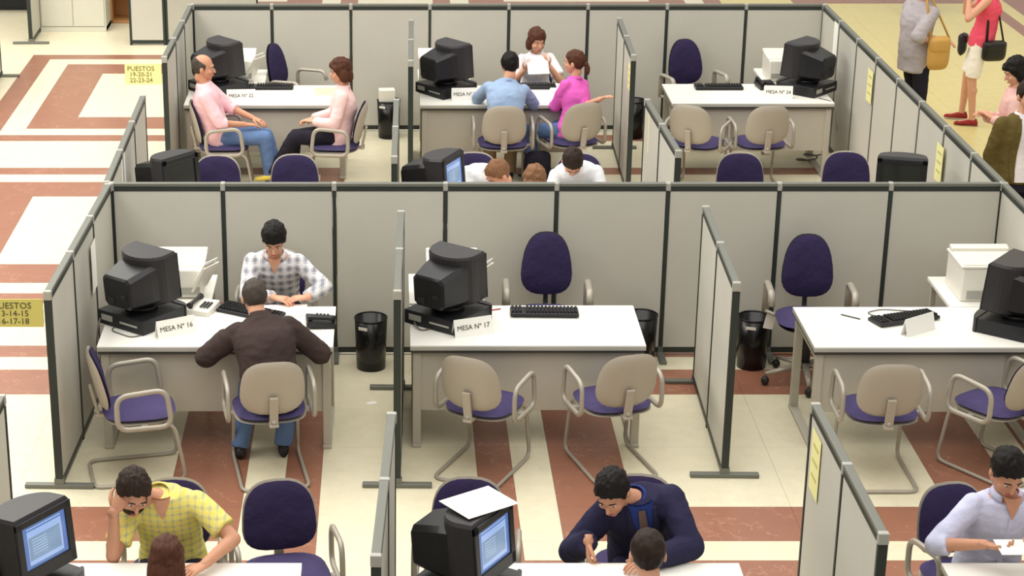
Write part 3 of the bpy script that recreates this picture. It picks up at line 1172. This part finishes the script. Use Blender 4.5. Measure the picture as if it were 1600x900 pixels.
def hair_mesh(style, s, seed):
    mb = MB()
    short = [(-.1, -.078), (-.03, -.06), (-.005, .0), (.02, -.025), (.045, .02), (.07, .052), (.1, .058)]
    tk = {'short': .014, 'fringe': .018, 'crop': .007, 'bald': .008, 'bob': .022, 'curly': .024, 'tail': .010, 'long': .014}[style]

    def fn(u, q):
        p = q
        z, y = p.z + .018, p.y - .012
        tab = short
        if style == 'fringe':
            tab = [(-.1, -.075), (-.03, -.06), (-.005, .0), (.02, -.02), (.05, .02), (.07, .034), (.1, .036)]
        if style in ('bob', 'long', 'curly'):
            tab = [(-.1, -.1), (-.01, -.1), (.015, -.09), (.04, -.01), (.065, .04), (.1, .045)]
        zl = lerp_tab(tab, y) + .009 * noise.noise(V((p.x * 60 + seed, p.y * 20, 3)))
        m = sstep(zl - .007, zl + .007, z)
        if style == 'bald':
            m *= 1 - sstep(.045, .06, z + y * .5)
            m *= 1 - sstep(.02, .04, y)
        nz = noise.noise(V((q.x * 28 + seed, q.y * 28, q.z * 28))) * (.013 if style in ('curly', 'bob') else .006)
        nz += noise.noise(V((q.x * 75 + seed, q.y * 60, q.z * 22))) * (.008 if style not in ('crop', 'bald') else .003)
        zl += 0
        top = .35 + .65 * sstep(-.05, .08, z)
        return q * ((1 + (tk * top + nz) / .095) * m + .80 * (1 - m))
    mb.ell((0, -.012 * s, .018 * s), (.0785 * s, .0985 * s, .0985 * s), None, 56, 36, fn=lambda u, q: fn(u, q / s) * s)

    def blob(c, r):
        mb.ell(V(c) * s, V(r) * s, None, 18, 12, fn=lambda u, q: q * (1 + .10 * noise.noise(q * 30 + V((seed, 0, 0)))))
    if style in ('bob', 'curly'):
        for sx in (-1, 1):
            blob((sx * .070, -.03, -.045), (.032, .055, .075))
        blob((0, -.075, -.05), (.075, .045, .085))
    if style == 'long':
        for sx in (-1, 1):
            blob((sx * .066, -.035, -.07), (.030, .05, .12))
        blob((0, -.075, -.08), (.078, .04, .14))
    if style == 'tail':
        blob((0, -.118, -.02), (.022, .03, .025))
        blob((0, -.135, -.07), (.024, .026, .06))
    return mb


def person(label, pel, yaw, sh, hd, look, wr, wl, ar, al, er=None, el=None, kr=None, kl=None, s=1.0, fem=False, skin='skin',
           top=None, sleeve='long', bottom=None, leg=1.0, shoe='shoe', hair='short', hcol='h_black', bow=.03, curl=(.5, .5),
           nr=None, nl=None, tinf=.016, hem=-.08, beard=False, suit=None, vox=.011, hdr=None, hdl=None, skirt=False, placket=False, seed=0):
    base = V((pel[0], pel[1], 0))
    RI = rz_(-R(yaw))

    def W(p):
        return RI @ (V(p) - base)

    def D(p):
        return RI @ V(p)
    P = W(pel)
    up = (W(sh) - P).normalized()
    L = .47 * s
    S = P + up * L
    hdv = (W(hd) - S).normalized()
    H = S + hdv * .200 * s
    f0 = V((0, 1, 0))
    fwd = (f0 - up * f0.dot(up)).normalized()
    rt = fwd.cross(up)
    hip, shw = (.092, .146) if fem else (.088, .166)
    ul, fl, tl, sl = .285 * s, .255 * s, .435 * s, .43 * s
    RS, LS = S + rt * shw * s - up * .034 * s, S - rt * shw * s - up * .034 * s
    RH, LH = P + V((1, 0, 0)) * hip * s, P - V((1, 0, 0)) * hip * s
    RE, RW = ik(RS, W(wr), ul, fl, D(er) if er else rt * .6 - up - fwd * .3)
    LE, LW = ik(LS, W(wl), ul, fl, D(el) if el else -rt * .6 - up - fwd * .3)
    RK, RA = ik(RH, W(ar), tl, sl, D(kr) if kr else V((.1, 1, .6)))
    LK, LA = ik(LH, W(al), tl, sl, D(kl) if kl else V((-.1, 1, .6)))
    Hr = rz_(R(look[0] - yaw)) @ rx_(-R(look[1])) @ ry_(R(look[2] if len(look) > 2 else 0))

    tabM = [(-.20, .15, .125), (-.06, .160, .115), (.02, .168, .122), (.12, .152, .115), (.22, .152, .115), (.33, .172, .122), (.40, .180, .112), (.445, .168, .090), (.485, .118, .070), (.52, .072, .060), (.54, .058, .055)]
    tabF = [(-.20, .15, .12), (-.06, .165, .115), (.02, .170, .120), (.12, .138, .105), (.20, .128, .100), (.31, .148, .122), (.38, .156, .108), (.435, .146, .084), (.475, .098, .064), (.51, .060, .053), (.53, .05, .05)]
    tab = tabF if fem else tabM

    def tc(t):
        u = max(0, min(1, t / .47))
        return P + up * t * s - fwd * bow * 4 * u * (1 - u) * s

    def torso(mb, inf, t0, t1, n=24):
        rings = []
        ts = [t0] + [a for a, _, _ in tab if t0 + .01 < a < t1 - .01] + [t1]
        for t in ts:
            rx0 = lerp_tab([(a, b_) for a, b_, _ in tab], t) * s + inf
            ry0 = lerp_tab([(a, c_) for a, _, c_ in tab], t) * s + inf
            rings.append([tc(t) + rt * rx0 * math.cos(2 * PI * j / n) + fwd * ry0 * math.sin(2 * PI * j / n) for j in range(n)])
        mb.loft(rings)

    def patch(t0, t1, w0, w1, off, n=10, m_=6):
        mb = MB()
        g = []
        for i in range(n + 1):
            t = t0 + (t1 - t0) * i / n
            w_ = (w0 + (w1 - w0) * i / n) * s
            rx0 = lerp_tab([(a, b_) for a, b_, _ in tab], t) * s + tinf
            ry0 = lerp_tab([(a, c_) for a, _, c_ in tab], t) * s + tinf
            for j in range(m_ + 1):
                x = w_ * (j / m_ * 2 - 1)
                g.append(tc(t) + rt * x + fwd * (ry0 * math.sqrt(max(0, 1 - (x / rx0) ** 2)) + off))
        fs = [(i * (m_ + 1) + j, i * (m_ + 1) + j + 1, (i + 1) * (m_ + 1) + j + 1, (i + 1) * (m_ + 1) + j) for i in range(n) for j in range(m_)]
        k = len(g)
        g += [p - fwd * .012 for p in g]
        fs += [tuple(x + k for x in f[::-1]) for f in fs]
        mb.add(g, fs, True)
        return mb

    # ---- body: one skin mesh (trunk and limbs, head, hands)
    bd = MB()
    torso(bd, -.008, -.08, .51)
    limb(bd, [RS, RE, RW], [.050 * s, .040 * s, .027 * s])
    limb(bd, [LS, LE, LW], [.050 * s, .040 * s, .027 * s])
    for a_, b_ in ((RE, RW), (LE, LW)):
        bd.ell(a_.lerp(b_, .25), (.041 * s,) * 3, None, 12, 8)
    for h_, k_, a_ in ((RH, RK, RA), (LH, LK, LA)):
        limb(bd, [h_, k_, a_], [.078 * s, .052 * s, .034 * s])
        cv = k_.lerp(a_, .28)
        bd.ell(cv - fwd * .012, (.050 * s,) * 3, None, 12, 8)
        fd = V((0, 1, 0))
        limb(bd, [a_ + V((0, -.02, -.03)), a_ + V((0, .13 * s, -.045))], [.034 * s, .024 * s], 10)
    capsule(bd, S - up * .01, H + Hr @ V((0, -.022, -.055)) * s, .055 * s * (.88 if fem else 1), .052 * s * (.88 if fem else 1))
    me_b = remesh(bd, vox + .001, 5)
    hm = MB()

    def he(c, r, n=16):
        hm.ell(H + Hr @ (V(c) * s), V(r) * s, Hr, n, 12)
    he((0, -.012, .022), (.075, .095, .094), 24)
    he((0, .022, -.03), (.066, .070, .075), 20)
    he((0, .036, -.068), (.048, .052, .045))
    he((0, .066, -.098), (.022, .02, .018))
    he((0, .076, .022), (.050, .018, .014))
    he((0, .098, -.022), (.012, .016, .022))
    he((0, .110, -.034), (.0125, .0115, .010))
    he((0, .086, -.066), (.022, .013, .012))
    for sx in (-1, 1):
        he((sx * .040, .066, -.030), (.022, .020, .018))
        he((sx * .079, -.008, -.014), (.011, .020, .032))
    capsule(hm, H + Hr @ V((0, -.02, -.06)) * s, H + Hr @ V((0, -.03, -.10)) * s, .05 * s * (.9 if fem else 1), .05 * s * (.9 if fem else 1))
    me_h = remesh(hm, .0065, 3)
    hn = MB()
    for (w_, e_, sg, nn, hh, cu) in ((RW, RE, 1, nr, hdr, curl[0]), (LW, LE, -1, nl, hdl, curl[1])):
        d = D(hh) if hh else (w_ - e_)
        nn = D(nn) if nn else V((0, 0, -1))
        if abs(d.normalized().dot(nn.normalized())) > .95:
            nn = fwd
        hand(hn, w_, d, nn, d.cross(nn) * sg, cu, s * (.92 if fem else 1))
    bm = bmesh.new()
    bm.from_mesh(me_b)
    bm.from_mesh(me_h)
    tmp = hn.mesh('tmp')
    bm.from_mesh(tmp)
    for f in bm.faces:
        f.smooth = True
    me = bpy.data.meshes.new('person')
    bm.to_mesh(me)
    bm.free()
    for q in (me_b, me_h, tmp):
        bpy.data.meshes.remove(q)
    me.materials.append(M[skin])
    o = link('person', me, None, base, (0, 0, R(yaw)))
    tag(o, label, 'person')

    def child(name, me_, m):
        me_.materials.clear()
        me_.materials.append(M[m] if isinstance(m, str) else m)
        for p in me_.polygons:
            p.use_smooth = True
        me_.name = name
        return link(name, me_, o)

    # ---- clothes
    sm = MB()
    torso(sm, tinf, hem, .455 if sleeve == 'none' else (.525 if not (placket or suit) else .514 if suit or hdv.dot(up) < .88 else .488))
    fr = {'short': .75, 'mid': 1.25, 'long': 1.93, 'none': 0}[sleeve]
    if fr:
        for (a_, e_, w_) in ((RS, RE, RW), (LS, LE, LW)):
            r0, r1, r2 = (.047 * s + tinf * .9, .043 * s + tinf, .031 * s + tinf * .8)
            if fr <= 1:
                q = a_.lerp(e_, fr)
                sm.ell(a_, (r0,) * 3, None, 14, 8)
                sm.tube([a_, q], [r0, r1 + .012], 14)
            else:
                q = e_.lerp(w_, fr - 1)
                sm.ell(a_, (r0,) * 3, None, 14, 8)
                sm.tube([a_, e_], [r0, r1], 14)
                sm.ell(e_, (r1,) * 3, None, 14, 8)
                sm.tube([e_, q], [r1, r1 + (r2 - r1) * (fr - 1) + .003], 14)
    child('jacket' if suit else 'shirt', crumple(remesh(sm, vox, 4), .009 if tinf > .02 else .007, seed), top)
    if sleeve != 'none':
        n = 18
        nb = S + (hdv * .6 + up * .4) * .05 * s - fwd * .004
        nd = (hdv + up * .7).normalized()
        cx = rt
        cy = nd.cross(rt).normalized() * -1
        cm = MB()
        chh = .022 if tinf >= .028 and not suit else 0
        prof = ((-.022, .084), (.004, .072), (.012 + chh, .066), (.012 + chh, .058), (-.02, .070))
        gap = R(36) if (placket or suit) else 0
        m_ = 20
        k_ = .9 if fem or suit else 1
        rings = []
        for j in range(m_ + (1 if gap else 0)):
            an = -PI / 2 + gap + (2 * PI - 2 * gap) * j / m_
            rings.append([nb + nd * h_ + (cx * math.cos(an) * 1.05 + cy * math.sin(an)) * r_ * s * k_ for h_, r_ in prof])
        cm.loft(rings, bool(gap), True, 0, not gap)
        cm.build('collar', suit[0] if suit else top, o)
    if sleeve != 'none' and not suit and placket:
        patch(hem + .02, .46, .015, .013, .004).build('placket', top, o)
        patch(.425, .535, .002, .05, .010).build('neckline', skin, o)
    if suit:
        patch(suit[3] if len(suit) > 3 else .12, .53, suit[2] if len(suit) > 2 else .004, .066, .010).build('shirt', suit[0], o)
        for sx in (-1, 1):
            w0, t0 = (suit[2], suit[3]) if len(suit) > 2 else (.004, .12)
            g = []
            for i in range(11):
                t = t0 + (.50 - t0) * i / 10
                wi = (w0 + (.066 - w0) * i / 10)
                wd_ = .012 + .026 * math.sin(PI * min(1, i / 9.0)) ** .6
                rx0 = lerp_tab([(a, b_) for a, b_, _ in tab], t) * s + tinf
                ry0 = lerp_tab([(a, c_) for a, _, c_ in tab], t) * s + tinf
                for x in (wi - .006, wi + wd_):
                    x = sx * x * s
                    for off in (.004, .016):
                        g.append(tc(t) + rt * x + fwd * (ry0 * math.sqrt(max(0, 1 - (x / rx0) ** 2)) + off))
            lm = MB()
            lm.loft([[g[i * 4], g[i * 4 + 1], g[i * 4 + 3], g[i * 4 + 2]] for i in range(11)], True, False)
            lm.build('lapel', top, o)
        if suit[1]:
            patch(.10, .51, .034, .017, .017).build('tie', suit[1], o)
    tm = MB()
    torso(tm, .012, -.095, .05)
    if skirt:
        rgs = []
        for (k, ri) in ((0, .0), (.5, .02), (leg, .05)):
            c_ = (RH.lerp(RK, k) + LH.lerp(LK, k)) / 2
            rgs.append([c_ + V((math.cos(2 * PI * j / 20) * (.175 + ri), math.sin(2 * PI * j / 20) * (.13 + ri), 0)) for j in range(20)])
        tm.loft(rgs)
    else:
        for h_, k_, a_ in ((RH, RK, RA), (LH, LK, LA)):
            tm.ell(h_, (.092 * s,) * 3, None, 14, 8)
            if leg <= 1 and leg < .99:
                q = h_.lerp(k_, leg)
                tm.tube([h_, q], [.092 * s, .092 * s - .012 * leg], 14)
            else:
                tm.tube([h_, k_], [.092 * s, .068 * s], 14)
                tm.ell(k_, (.068 * s,) * 3, None, 14, 8)
                tm.tube([k_, k_.lerp(a_, 1.03)], [.068 * s, .060 * s], 14)
    child('trousers' if leg >= .99 else 'shorts', crumple(remesh(tm, vox, 4), .005, seed), bottom)
    if shoe:
        for a_ in (RA, LA):
            b2 = MB()
            rgs = []
            for y_, w_, h_ in ((-.065, .020, .035), (-.05, .034, .075), (.0, .037, .085), (.06, .040, .06), (.12, .043, .045), (.165, .034, .036), (.185, .015, .022)):
                z0 = -.075
                rgs.append([a_ + V((math.cos(2 * PI * j / 14) * w_, y_, z0 + h_ / 2 + math.sin(2 * PI * j / 14) * h_ / 2)) * s for j in range(14)])
            b2.loft(rgs)
            b2.build('shoe', shoe, o)
    # ---- hair and face
    hmesh = hair_mesh(hair, s, seed)
    hmesh.v = [H + Hr @ p for p in hmesh.v]
    hmesh.build('hair', hcol, o)
    if beard:
        bb = MB()

        def bf(u, q):
            hz = q.z - .034
            m = sstep(-.040, -.050, hz - max(0, abs(q.x) - .035) * 1.6)
            lip = sstep(.026, .016, math.hypot(q.x, (hz + .066) * 1.9)) if q.y > 0 else 0
            return q * (m * (1 - lip * .25) + .75 * (1 - m))
        bb.ell((0, 0, 0), (.071, .079, .086), None, 40, 28, fn=bf)
        bb.v = [H + Hr @ (V((0, .024, -.034)) * s + p * s) for p in bb.v]
        bb.build('beard', hcol, o)
    for sx in (-1, 1):
        eb = MB()
        eb.ell((0, 0, 0), (.013, .006, .0042), None, 10, 6)
        eb.ell((0, .004, 0), (.0056, .004, .0042), None, 8, 6, mi=1)
        eb.v = [H + Hr @ (V((sx * .031, .0835, -.002)) * s + p * s) for p in eb.v]
        eb.build('eye', ['eye', 'iris'], o)
        ew = MB().tube([(sx * .014, .094, .020), (sx * .032, .093, .025), (sx * .050, .080, .019)], [.0025, .003, .0018], 6)
        ew.v = [H + Hr @ (p * s) for p in ew.v]
        ew.build('eyebrow', hcol, o)
    lp = MB().ell((0, .097, -.066), (.021, .006, .0065), None, 12, 6)
    lp.v = [H + Hr @ (p * s) for p in lp.v]
    lp.build('lips', 'lips', o)
    return o, dict(H=H, Hr=Hr, S=S, P=P, up=up, rt=rt, fwd=fwd, RW=RW, LW=LW)


for nme, c_ in dict(pink=(246, 196, 204), palepink=(244, 206, 204), jeans=(96, 122, 164), black_cloth=(36, 34, 44), whitecloth=(238, 236, 240), blue_shirt=(150, 172, 204),
                    khaki=(150, 130, 100), magenta=(232, 104, 196), palecloth=(226, 228, 232), browncloth=(66, 54, 52), navy=(44, 42, 68), deepblue=(44, 60, 120), tiebrown=(112, 90, 82),
                    paleblue=(204, 206, 232), greyjacket=(172, 164, 168), coral=(236, 88, 112), shorts_white=(246, 238, 228), olive=(98, 84, 46), stripe=(224, 180, 172), taupe=(120, 98, 78),
                    darktrouser=(38, 34, 48), cream_shirt=(232, 224, 228), shoe_red=(150, 52, 52), sandal=(222, 200, 90)).items():
    M[nme] = cloth(nme, c_)
M['plaid_grey'] = plaid('plaid_grey', (216, 214, 216), (146, 146, 156), (236, 234, 236), 17, .36)
M['plaid_yellow'] = plaid('plaid_yellow', (226, 218, 128), (186, 184, 140), (236, 212, 104), 26, .32)

PPL = {}


def addp(key, *a, **k):
    PPL[key] = person(*a, seed=len(PPL) * 3.7, **k)


addp('A1m', 'balding man in pink shirt and jeans seated in the far row', (-1.59, 18.02, .54), -90, (-1.71, 18.0, 1.0), (-1.72, 18.0, 1.3), (-92, 6),
     (-1.34, 17.90, .67), (-1.28, 18.06, .69), (-1.12, 17.96, .12), (-1.06, 18.10, .10), s=.98, top='pink', sleeve='mid', bottom='jeans', hair='bald', hcol='h_grey', skin='skin_dark', hem=-.06)
addp('A1w', 'short-haired woman in pink blouse with crossed legs, far row', (-.50, 18.04, .53), 90, (-.44, 18.03, 1.0), (-.49, 18.02, 1.3), (92, 12),
     (-.74, 18.10, .67), (-.72, 17.97, .68), (-.94, 18.16, .10), (-1.10, 17.92, .20), s=.92, fem=True, top='palepink', bottom='black_cloth', shoe='sandal', hair='curly', hcol='h_brown', hem=-.10)
addp('A2c', 'woman clerk in white T-shirt reading a paper, back centre', (1.43, 19.66, .54), 180, (1.42, 19.47, .96), (1.42, 19.38, 1.2), (200, 14),
     (1.30, 19.26, .86), (1.53, 19.28, .90), (1.34, 19.35, .08), (1.52, 19.35, .08), s=.93, fem=True, top='whitecloth', sleeve='short', bottom='jeans', hair='curly', hcol='h_brown', nr=(0, .5, 1), nl=(0, .5, 1), curl=(.9, .9))
addp('A2b', 'black-haired man in blue shirt seen from behind, far row', (1.03, 18.06, .54), 0, (1.07, 18.28, .98), (1.11, 18.36, 1.2), (6, 16),
     (1.30, 18.66, .77), (.84, 18.70, .77), (1.12, 18.42, .08), (.94, 18.42, .08), s=.97, top='blue_shirt', sleeve='mid', bottom='khaki', hair='short', hcol='h_black', hem=-.09, bow=.05)
addp('A2m', 'woman in magenta top with ponytail, turned sideways in far row', (1.68, 18.22, .54), 48, (1.70, 18.30, 1.0), (1.69, 18.34, 1.3), (66, 4),
     (1.92, 18.02, .88), (1.50, 18.54, .70), (1.42, 18.45, .08), (1.34, 18.36, .08), s=.93, fem=True, top='magenta', sleeve='mid', bottom='jeans', hair='tail', hcol='h_brown', er=(-.5, -.6, -1))
addp('Mw', 'dark-haired visitor in white shirt bending down behind the middle partition', (1.52, 15.94, .54), 180, (1.49, 15.64, .88), (1.45, 15.52, .99), (184, 62),
     (1.36, 15.32, .77), (1.58, 15.32, .77), (1.44, 15.6, .08), (1.62, 15.6, .08), s=.97, top='palecloth', bottom='darktrouser', hair='short', hcol='h_dkbrown', bow=.07)
addp('Mb', 'light-brown-haired visitor leaning sideways behind the middle partition', (.72, 15.92, .54), 170, (.76, 15.64, .80), (.80, 15.52, .88), (120, 36),
     (.70, 15.34, .77), (.94, 15.34, .77), (.66, 15.6, .08), (.84, 15.6, .08), s=.97, top='palecloth', bottom='darktrouser', hair='short', hcol='h_light', bow=.07)
addp('Mc', 'brown-haired clerk whose crown just shows over the middle partition', (1.12, 14.42, .53), 0, (1.10, 14.56, .96), (1.08, 14.64, 1.12), (0, 26),
     (1.26, 14.82, .77), (.96, 14.82, .77), (1.2, 14.85, .08), (1.02, 14.85, .08), s=.92, fem=True, top='whitecloth', bottom='black_cloth', hair='bob', hcol='h_light')
addp('B1p', 'dark-haired clerk in grey plaid shirt writing at desk', (-.82, 13.46, .54), 180, (-.81, 13.25, .98), (-.81, 13.14, 1.18), (180, 32),
     (-.80, 12.92, .785), (-.58, 12.92, .785), (-.92, 13.05, .08), (-.70, 13.05, .08), s=.97, er=(-1, .3, -.5), el=(1, .3, -.5), top='plaid_grey', bottom='darktrouser', hair='fringe', hcol='h_black', hdr=(.9, -.4, -.1), hdl=(-.95, -.2, -.05), vox=.009, placket=True)
addp('B1j', 'man in dark brown jacket seen from behind, elbows on the desk', (-.76, 11.75, .54), 3, (-.82, 11.97, .93), (-.87, 12.08, 1.07), (8, 26),
     (-.60, 12.20, .79), (-1.06, 12.20, .79), (-.71, 12.06, .08), (-.99, 12.03, .08), er=(1, -.45, -.75), el=(-1, -.45, -.75), kr=(.1, 1, .3), kl=(-.1, 1, .3), s=.98, top='browncloth', bottom='jeans', hair='crop', hcol='h_grey', tinf=.030, hem=.02, bow=.04, vox=.009)
addp('C1y', 'bearded man in yellow plaid shirt resting his forehead on his hand', (-1.15, 9.48, .54), 180, (-1.17, 9.34, .96), (-1.28, 9.24, 1.06), (200, 30, -8),
     (-1.40, 9.15, 1.0), (-.94, 8.98, .785), (-1.26, 9.2, .08), (-1.06, 9.2, .08), er=(-.25, -.5, -1), el=(1, .2, -.3), hdr=(.5, .2, .8), nr=(.4, .9, 0), hdl=(-.6, -.6, -.05), top='plaid_yellow', sleeve='short', bottom='darktrouser', hair='short', hcol='h_dkbrown', beard=True, skin='skin_dark', vox=.009, curl=(1.2, .6), bow=.05, hem=-.16, placket=True)
addp('C1c', 'brown-haired woman clerk at bottom left, head seen from behind', (-1.05, 8.12, .54), 0, (-1.05, 8.32, .97), (-1.05, 8.42, 1.13), (0, 24),
     (-.90, 8.62, .785), (-1.22, 8.62, .785), (-.95, 8.5, .08), (-1.15, 8.5, .08), s=.95, fem=True, top='whitecloth', bottom='black_cloth', hair='long', hcol='h_brown')
addp('C2s', 'dark-haired man in navy suit leaning over the nearest desk', (1.34, 9.56, .54), 182, (1.27, 9.37, .95), (1.13, 9.27, 1.05), (156, 34, 6),
     (1.00, 9.16, .83), (1.30, 9.04, .785), (1.26, 9.25, .08), (1.46, 9.25, .08), er=(-.4, .7, -.8), el=(1, .3, -.2), top='navy', bottom='navy', suit=('deepblue', 'tiebrown'), hair='short', hcol='h_black', skin='skin_dark', tinf=.028, bow=.04, vox=.009, hdr=(0, -.3, -1), nr=(1, 0, 0), curl=(1.1, .6))
addp('C2b', 'short-haired clerk at bottom centre, head seen from behind', (1.20, 8.12, .54), 0, (1.20, 8.30, .98), (1.19, 8.40, 1.18), (4, 16),
     (1.36, 8.62, .785), (1.04, 8.62, .785), (1.3, 8.5, .08), (1.1, 8.5, .08), top='palecloth', bottom='darktrouser', hair='crop', hcol='h_dkbrown', vox=.009)
addp('C3b', 'black-haired man in pale blue shirt holding a sheet, lower right', (3.12, 9.42, .54), 186, (3.14, 9.31, .98), (3.11, 9.24, 1.18), (188, 34),
     (2.98, 9.06, .86), (3.28, 9.06, .88), (3.02, 9.15, .08), (3.22, 9.15, .08), er=(-1, .1, -.6), el=(1, .1, -.6), top='paleblue', sleeve='mid', bottom='darktrouser', hair='short', hcol='h_black', skin='skin_dark', vox=.009, hdr=(.8, -.5, 0), hdl=(-.7, -.5, 0), curl=(.9, .9), nr=(0, .3, 1), nl=(0, .3, 1), hem=-.16, placket=True)
addp('Hg', 'person in grey jacket standing in the hall with a tan shoulder bag', (5.20, 19.65, .93), -62, (5.22, 19.65, 1.5), (5.25, 19.65, 1.7), (-62, 0),
     (5.36, 19.46, 1.08), (5.46, 19.72, 1.05), (5.15, 19.55, .08), (5.17, 19.75, .08), kr=(1, -.3, 0), kl=(1, -.3, 0), er=(-.5, -.5, -1), top='greyjacket', sleeve='mid', bottom='black_cloth', hair='short', hcol='h_grey', tinf=.024, hem=-.17)
addp('Hp', 'woman in coral top and white shorts standing in the hall', (6.08, 20.46, .90), 72, (6.11, 20.45, 1.5), (6.08, 20.45, 1.7), (76, 8),
     (5.90, 20.52, 1.34), (5.88, 20.36, 1.36), (6.00, 20.62, .075), (6.04, 20.36, .075), kr=(-1, .3, 0), kl=(-1, .3, 0), er=(0, .6, -1), el=(0, -.6, -1), s=.96, fem=True, top='coral', sleeve='none', bottom='shorts_white', leg=.94, shoe='shoe_red', hair='bob', hcol='h_brown')
addp('Hf', 'person in taupe trousers far down the hall, mostly out of frame', (6.85, 26.0, .92), 160, (6.85, 26.0, 1.5), (6.85, 26.0, 1.8), (160, 0),
     (6.62, 25.95, .9), (7.08, 26.0, .9), (6.75, 25.9, .08), (6.93, 26.0, .08), kr=(-.3, -1, 0), kl=(-.3, -1, 0), top='taupe', bottom='taupe', hair='short', hcol='h_dkbrown', vox=.014)
addp('Hs', 'dark-haired woman in pale pink shirt at right edge of the hall', (5.22, 16.45, .88), 80, (5.20, 16.43, 1.5), (5.20, 16.43, 1.7), (84, 24),
     (5.00, 16.50, 1.12), (5.02, 16.36, 1.14), (5.22, 16.56, .08), (5.22, 16.34, .08), kr=(-1, .3, 0), kl=(-1, .3, 0), s=.95, fem=True, top='stripe', sleeve='long', bottom='darktrouser', hair='bob', hcol='h_black')
addp('Ho', 'man in olive jacket over a pale shirt at right edge', (4.95, 15.32, .93), 190, (4.945, 15.32, 1.5), (4.97, 15.28, 1.7), (186, 4),
     (4.76, 15.32, .84), (5.18, 15.20, .86), (4.86, 15.32, .08), (5.04, 15.28, .08), kr=(.1, -.9, 0), kl=(.1, -.9, 0), er=(-.3, .6, -1), top='olive', bottom='darktrouser', suit=('cream_shirt', None, .10, .0), tinf=.024, hair='short', hcol='h_dkbrown', hem=-.02)


# bags and held papers
def bag(label, loc, rz, size, m, strap=None):
    o = thing('shoulder_bag', label, 'bag', loc, rz)
    a, d, h = size
    MB().pad(a / 2, h / 2, d / 2, 4, 0, None, (0, 0, -h / 2), edge=5).build('bag_body', m, o)
    MB().pad(a / 2 * .98, h / 4, d / 2 + .006, 4, 0, None, (0, -.004, -h * .27), edge=6).build('flap', m, o)
    if strap:
        MB().tube(rounded(strap, .05, 4), .009, 6, flat=1.6).build('strap', m, o)
    return o


bag('tan leather bag hanging beside the grey jacket', (5.36, 19.40, 1.16), 12, (.24, .09, .34), 'tan', [(-.10, 0, -.03), (-.12, .12, .36), (-.05, .2, .38), (.10, 0, -.03)])
bag('black bag at the hip of the woman in white shorts', (6.17, 20.28, .92), 6, (.26, .12, .22), 'shoe', [(-.09, 0, -.02), (-.06, .1, .5), (-.0, .16, .52), (.09, 0, -.02)])
bag('black bag held in front of the woman in white shorts', (5.93, 20.60, .93), 60, (.15, .08, .24), 'shoe')
bag('black bag on the floor between the two far row visitors', (1.36, 18.12, .36), 8, (.26, .14, .36), 'black_cloth')


def held(label, c, rot, wd=.21, ht=.28):
    o = MB().box((0, 0, 0), (wd, ht, .003)).build('paper_sheet', 'paper', None, c, rot)
    return tag(o, label, 'paper')


held('paper held up by the woman clerk in white', (1.42, 19.20, .92), (R(50), 0, R(8)), .21, .20)
held('white paper held by the pale-blue-shirted man', (3.14, 8.98, .885), (R(12), R(4), R(8)), .26, .12)

# ---------------------------------------------------------------- far background at top left
o = thing('storage_cabinet', 'pale grey double-door cabinet at top left', 'cabinet', (-3.98, 25.12, 0))
MB().box((0, 0, .85), (.82, .45, 1.7), bev=.006).build('cabinet_body', 'cabinet', o)
for sx in (-1, 1):
    d = MB().box((sx * .198, -.233, .87), (.385, .018, 1.60), bev=.004).build('door', 'cabinet', o)
    MB().box((sx * .035, -.248, .9), (.014, .014, .14)).build('handle', 'cap', d)
MB().box((0, -.015, .03), (.82, .45, .058)).build('plinth', 'cabinet', o)
o = thing('service_counter', 'grey fronted counter with dark recess at the upper left corner', 'counter', (-5.12, 26.3, 0))
MB().box((0, -.30, .64), (.80, .03, .72), bev=.004).build('front_panel', 'deskgrey', o)
MB().box((0, 0, 1.015), (.86, .68, .03)).build('countertop', 'desk', o)
MB().box((0, .1, .30), (.78, .40, .58)).build('shade_block', 'black', o)  # black block standing in for the shadow under the counter
for sx in (-1, 1):
    MB().box((sx * .39, 0, .5), (.03, .62, 1.0)).build('side_panel', 'deskgrey', o)
o = thing('wooden_stand', 'low wooden stand with two shelves behind the double-door cabinet', 'shelf', (-3.36, 25.55, 0))
for z in (.02, .36, .70):
    MB().box((0, 0, z), (.42, .34, .035)).build('shelf_board', 'wood', o)
for sx in (-1, 1):
    MB().box((sx * .21, 0, .36), (.03, .34, .72)).build('side_board', 'wood', o)
MB().box((0, .16, .36), (.40, .015, .70)).build('back_board', 'wood', o)
bag('dark bag resting on the low wooden stand', (-3.40, 25.52, 1.0), 15, (.30, .16, .28), 'black_cloth')
tag(MB().ell((0, 0, .05), (.06, .05, .05), None, 12, 8, fn=lambda u, q: q * (1 + .2 * noise.noise(q * 30))).build('small_pouch', 'olive', None, (-3.38, 25.48, .378)), 'small dark pouch on the middle shelf of wooden stand', 'pouch')
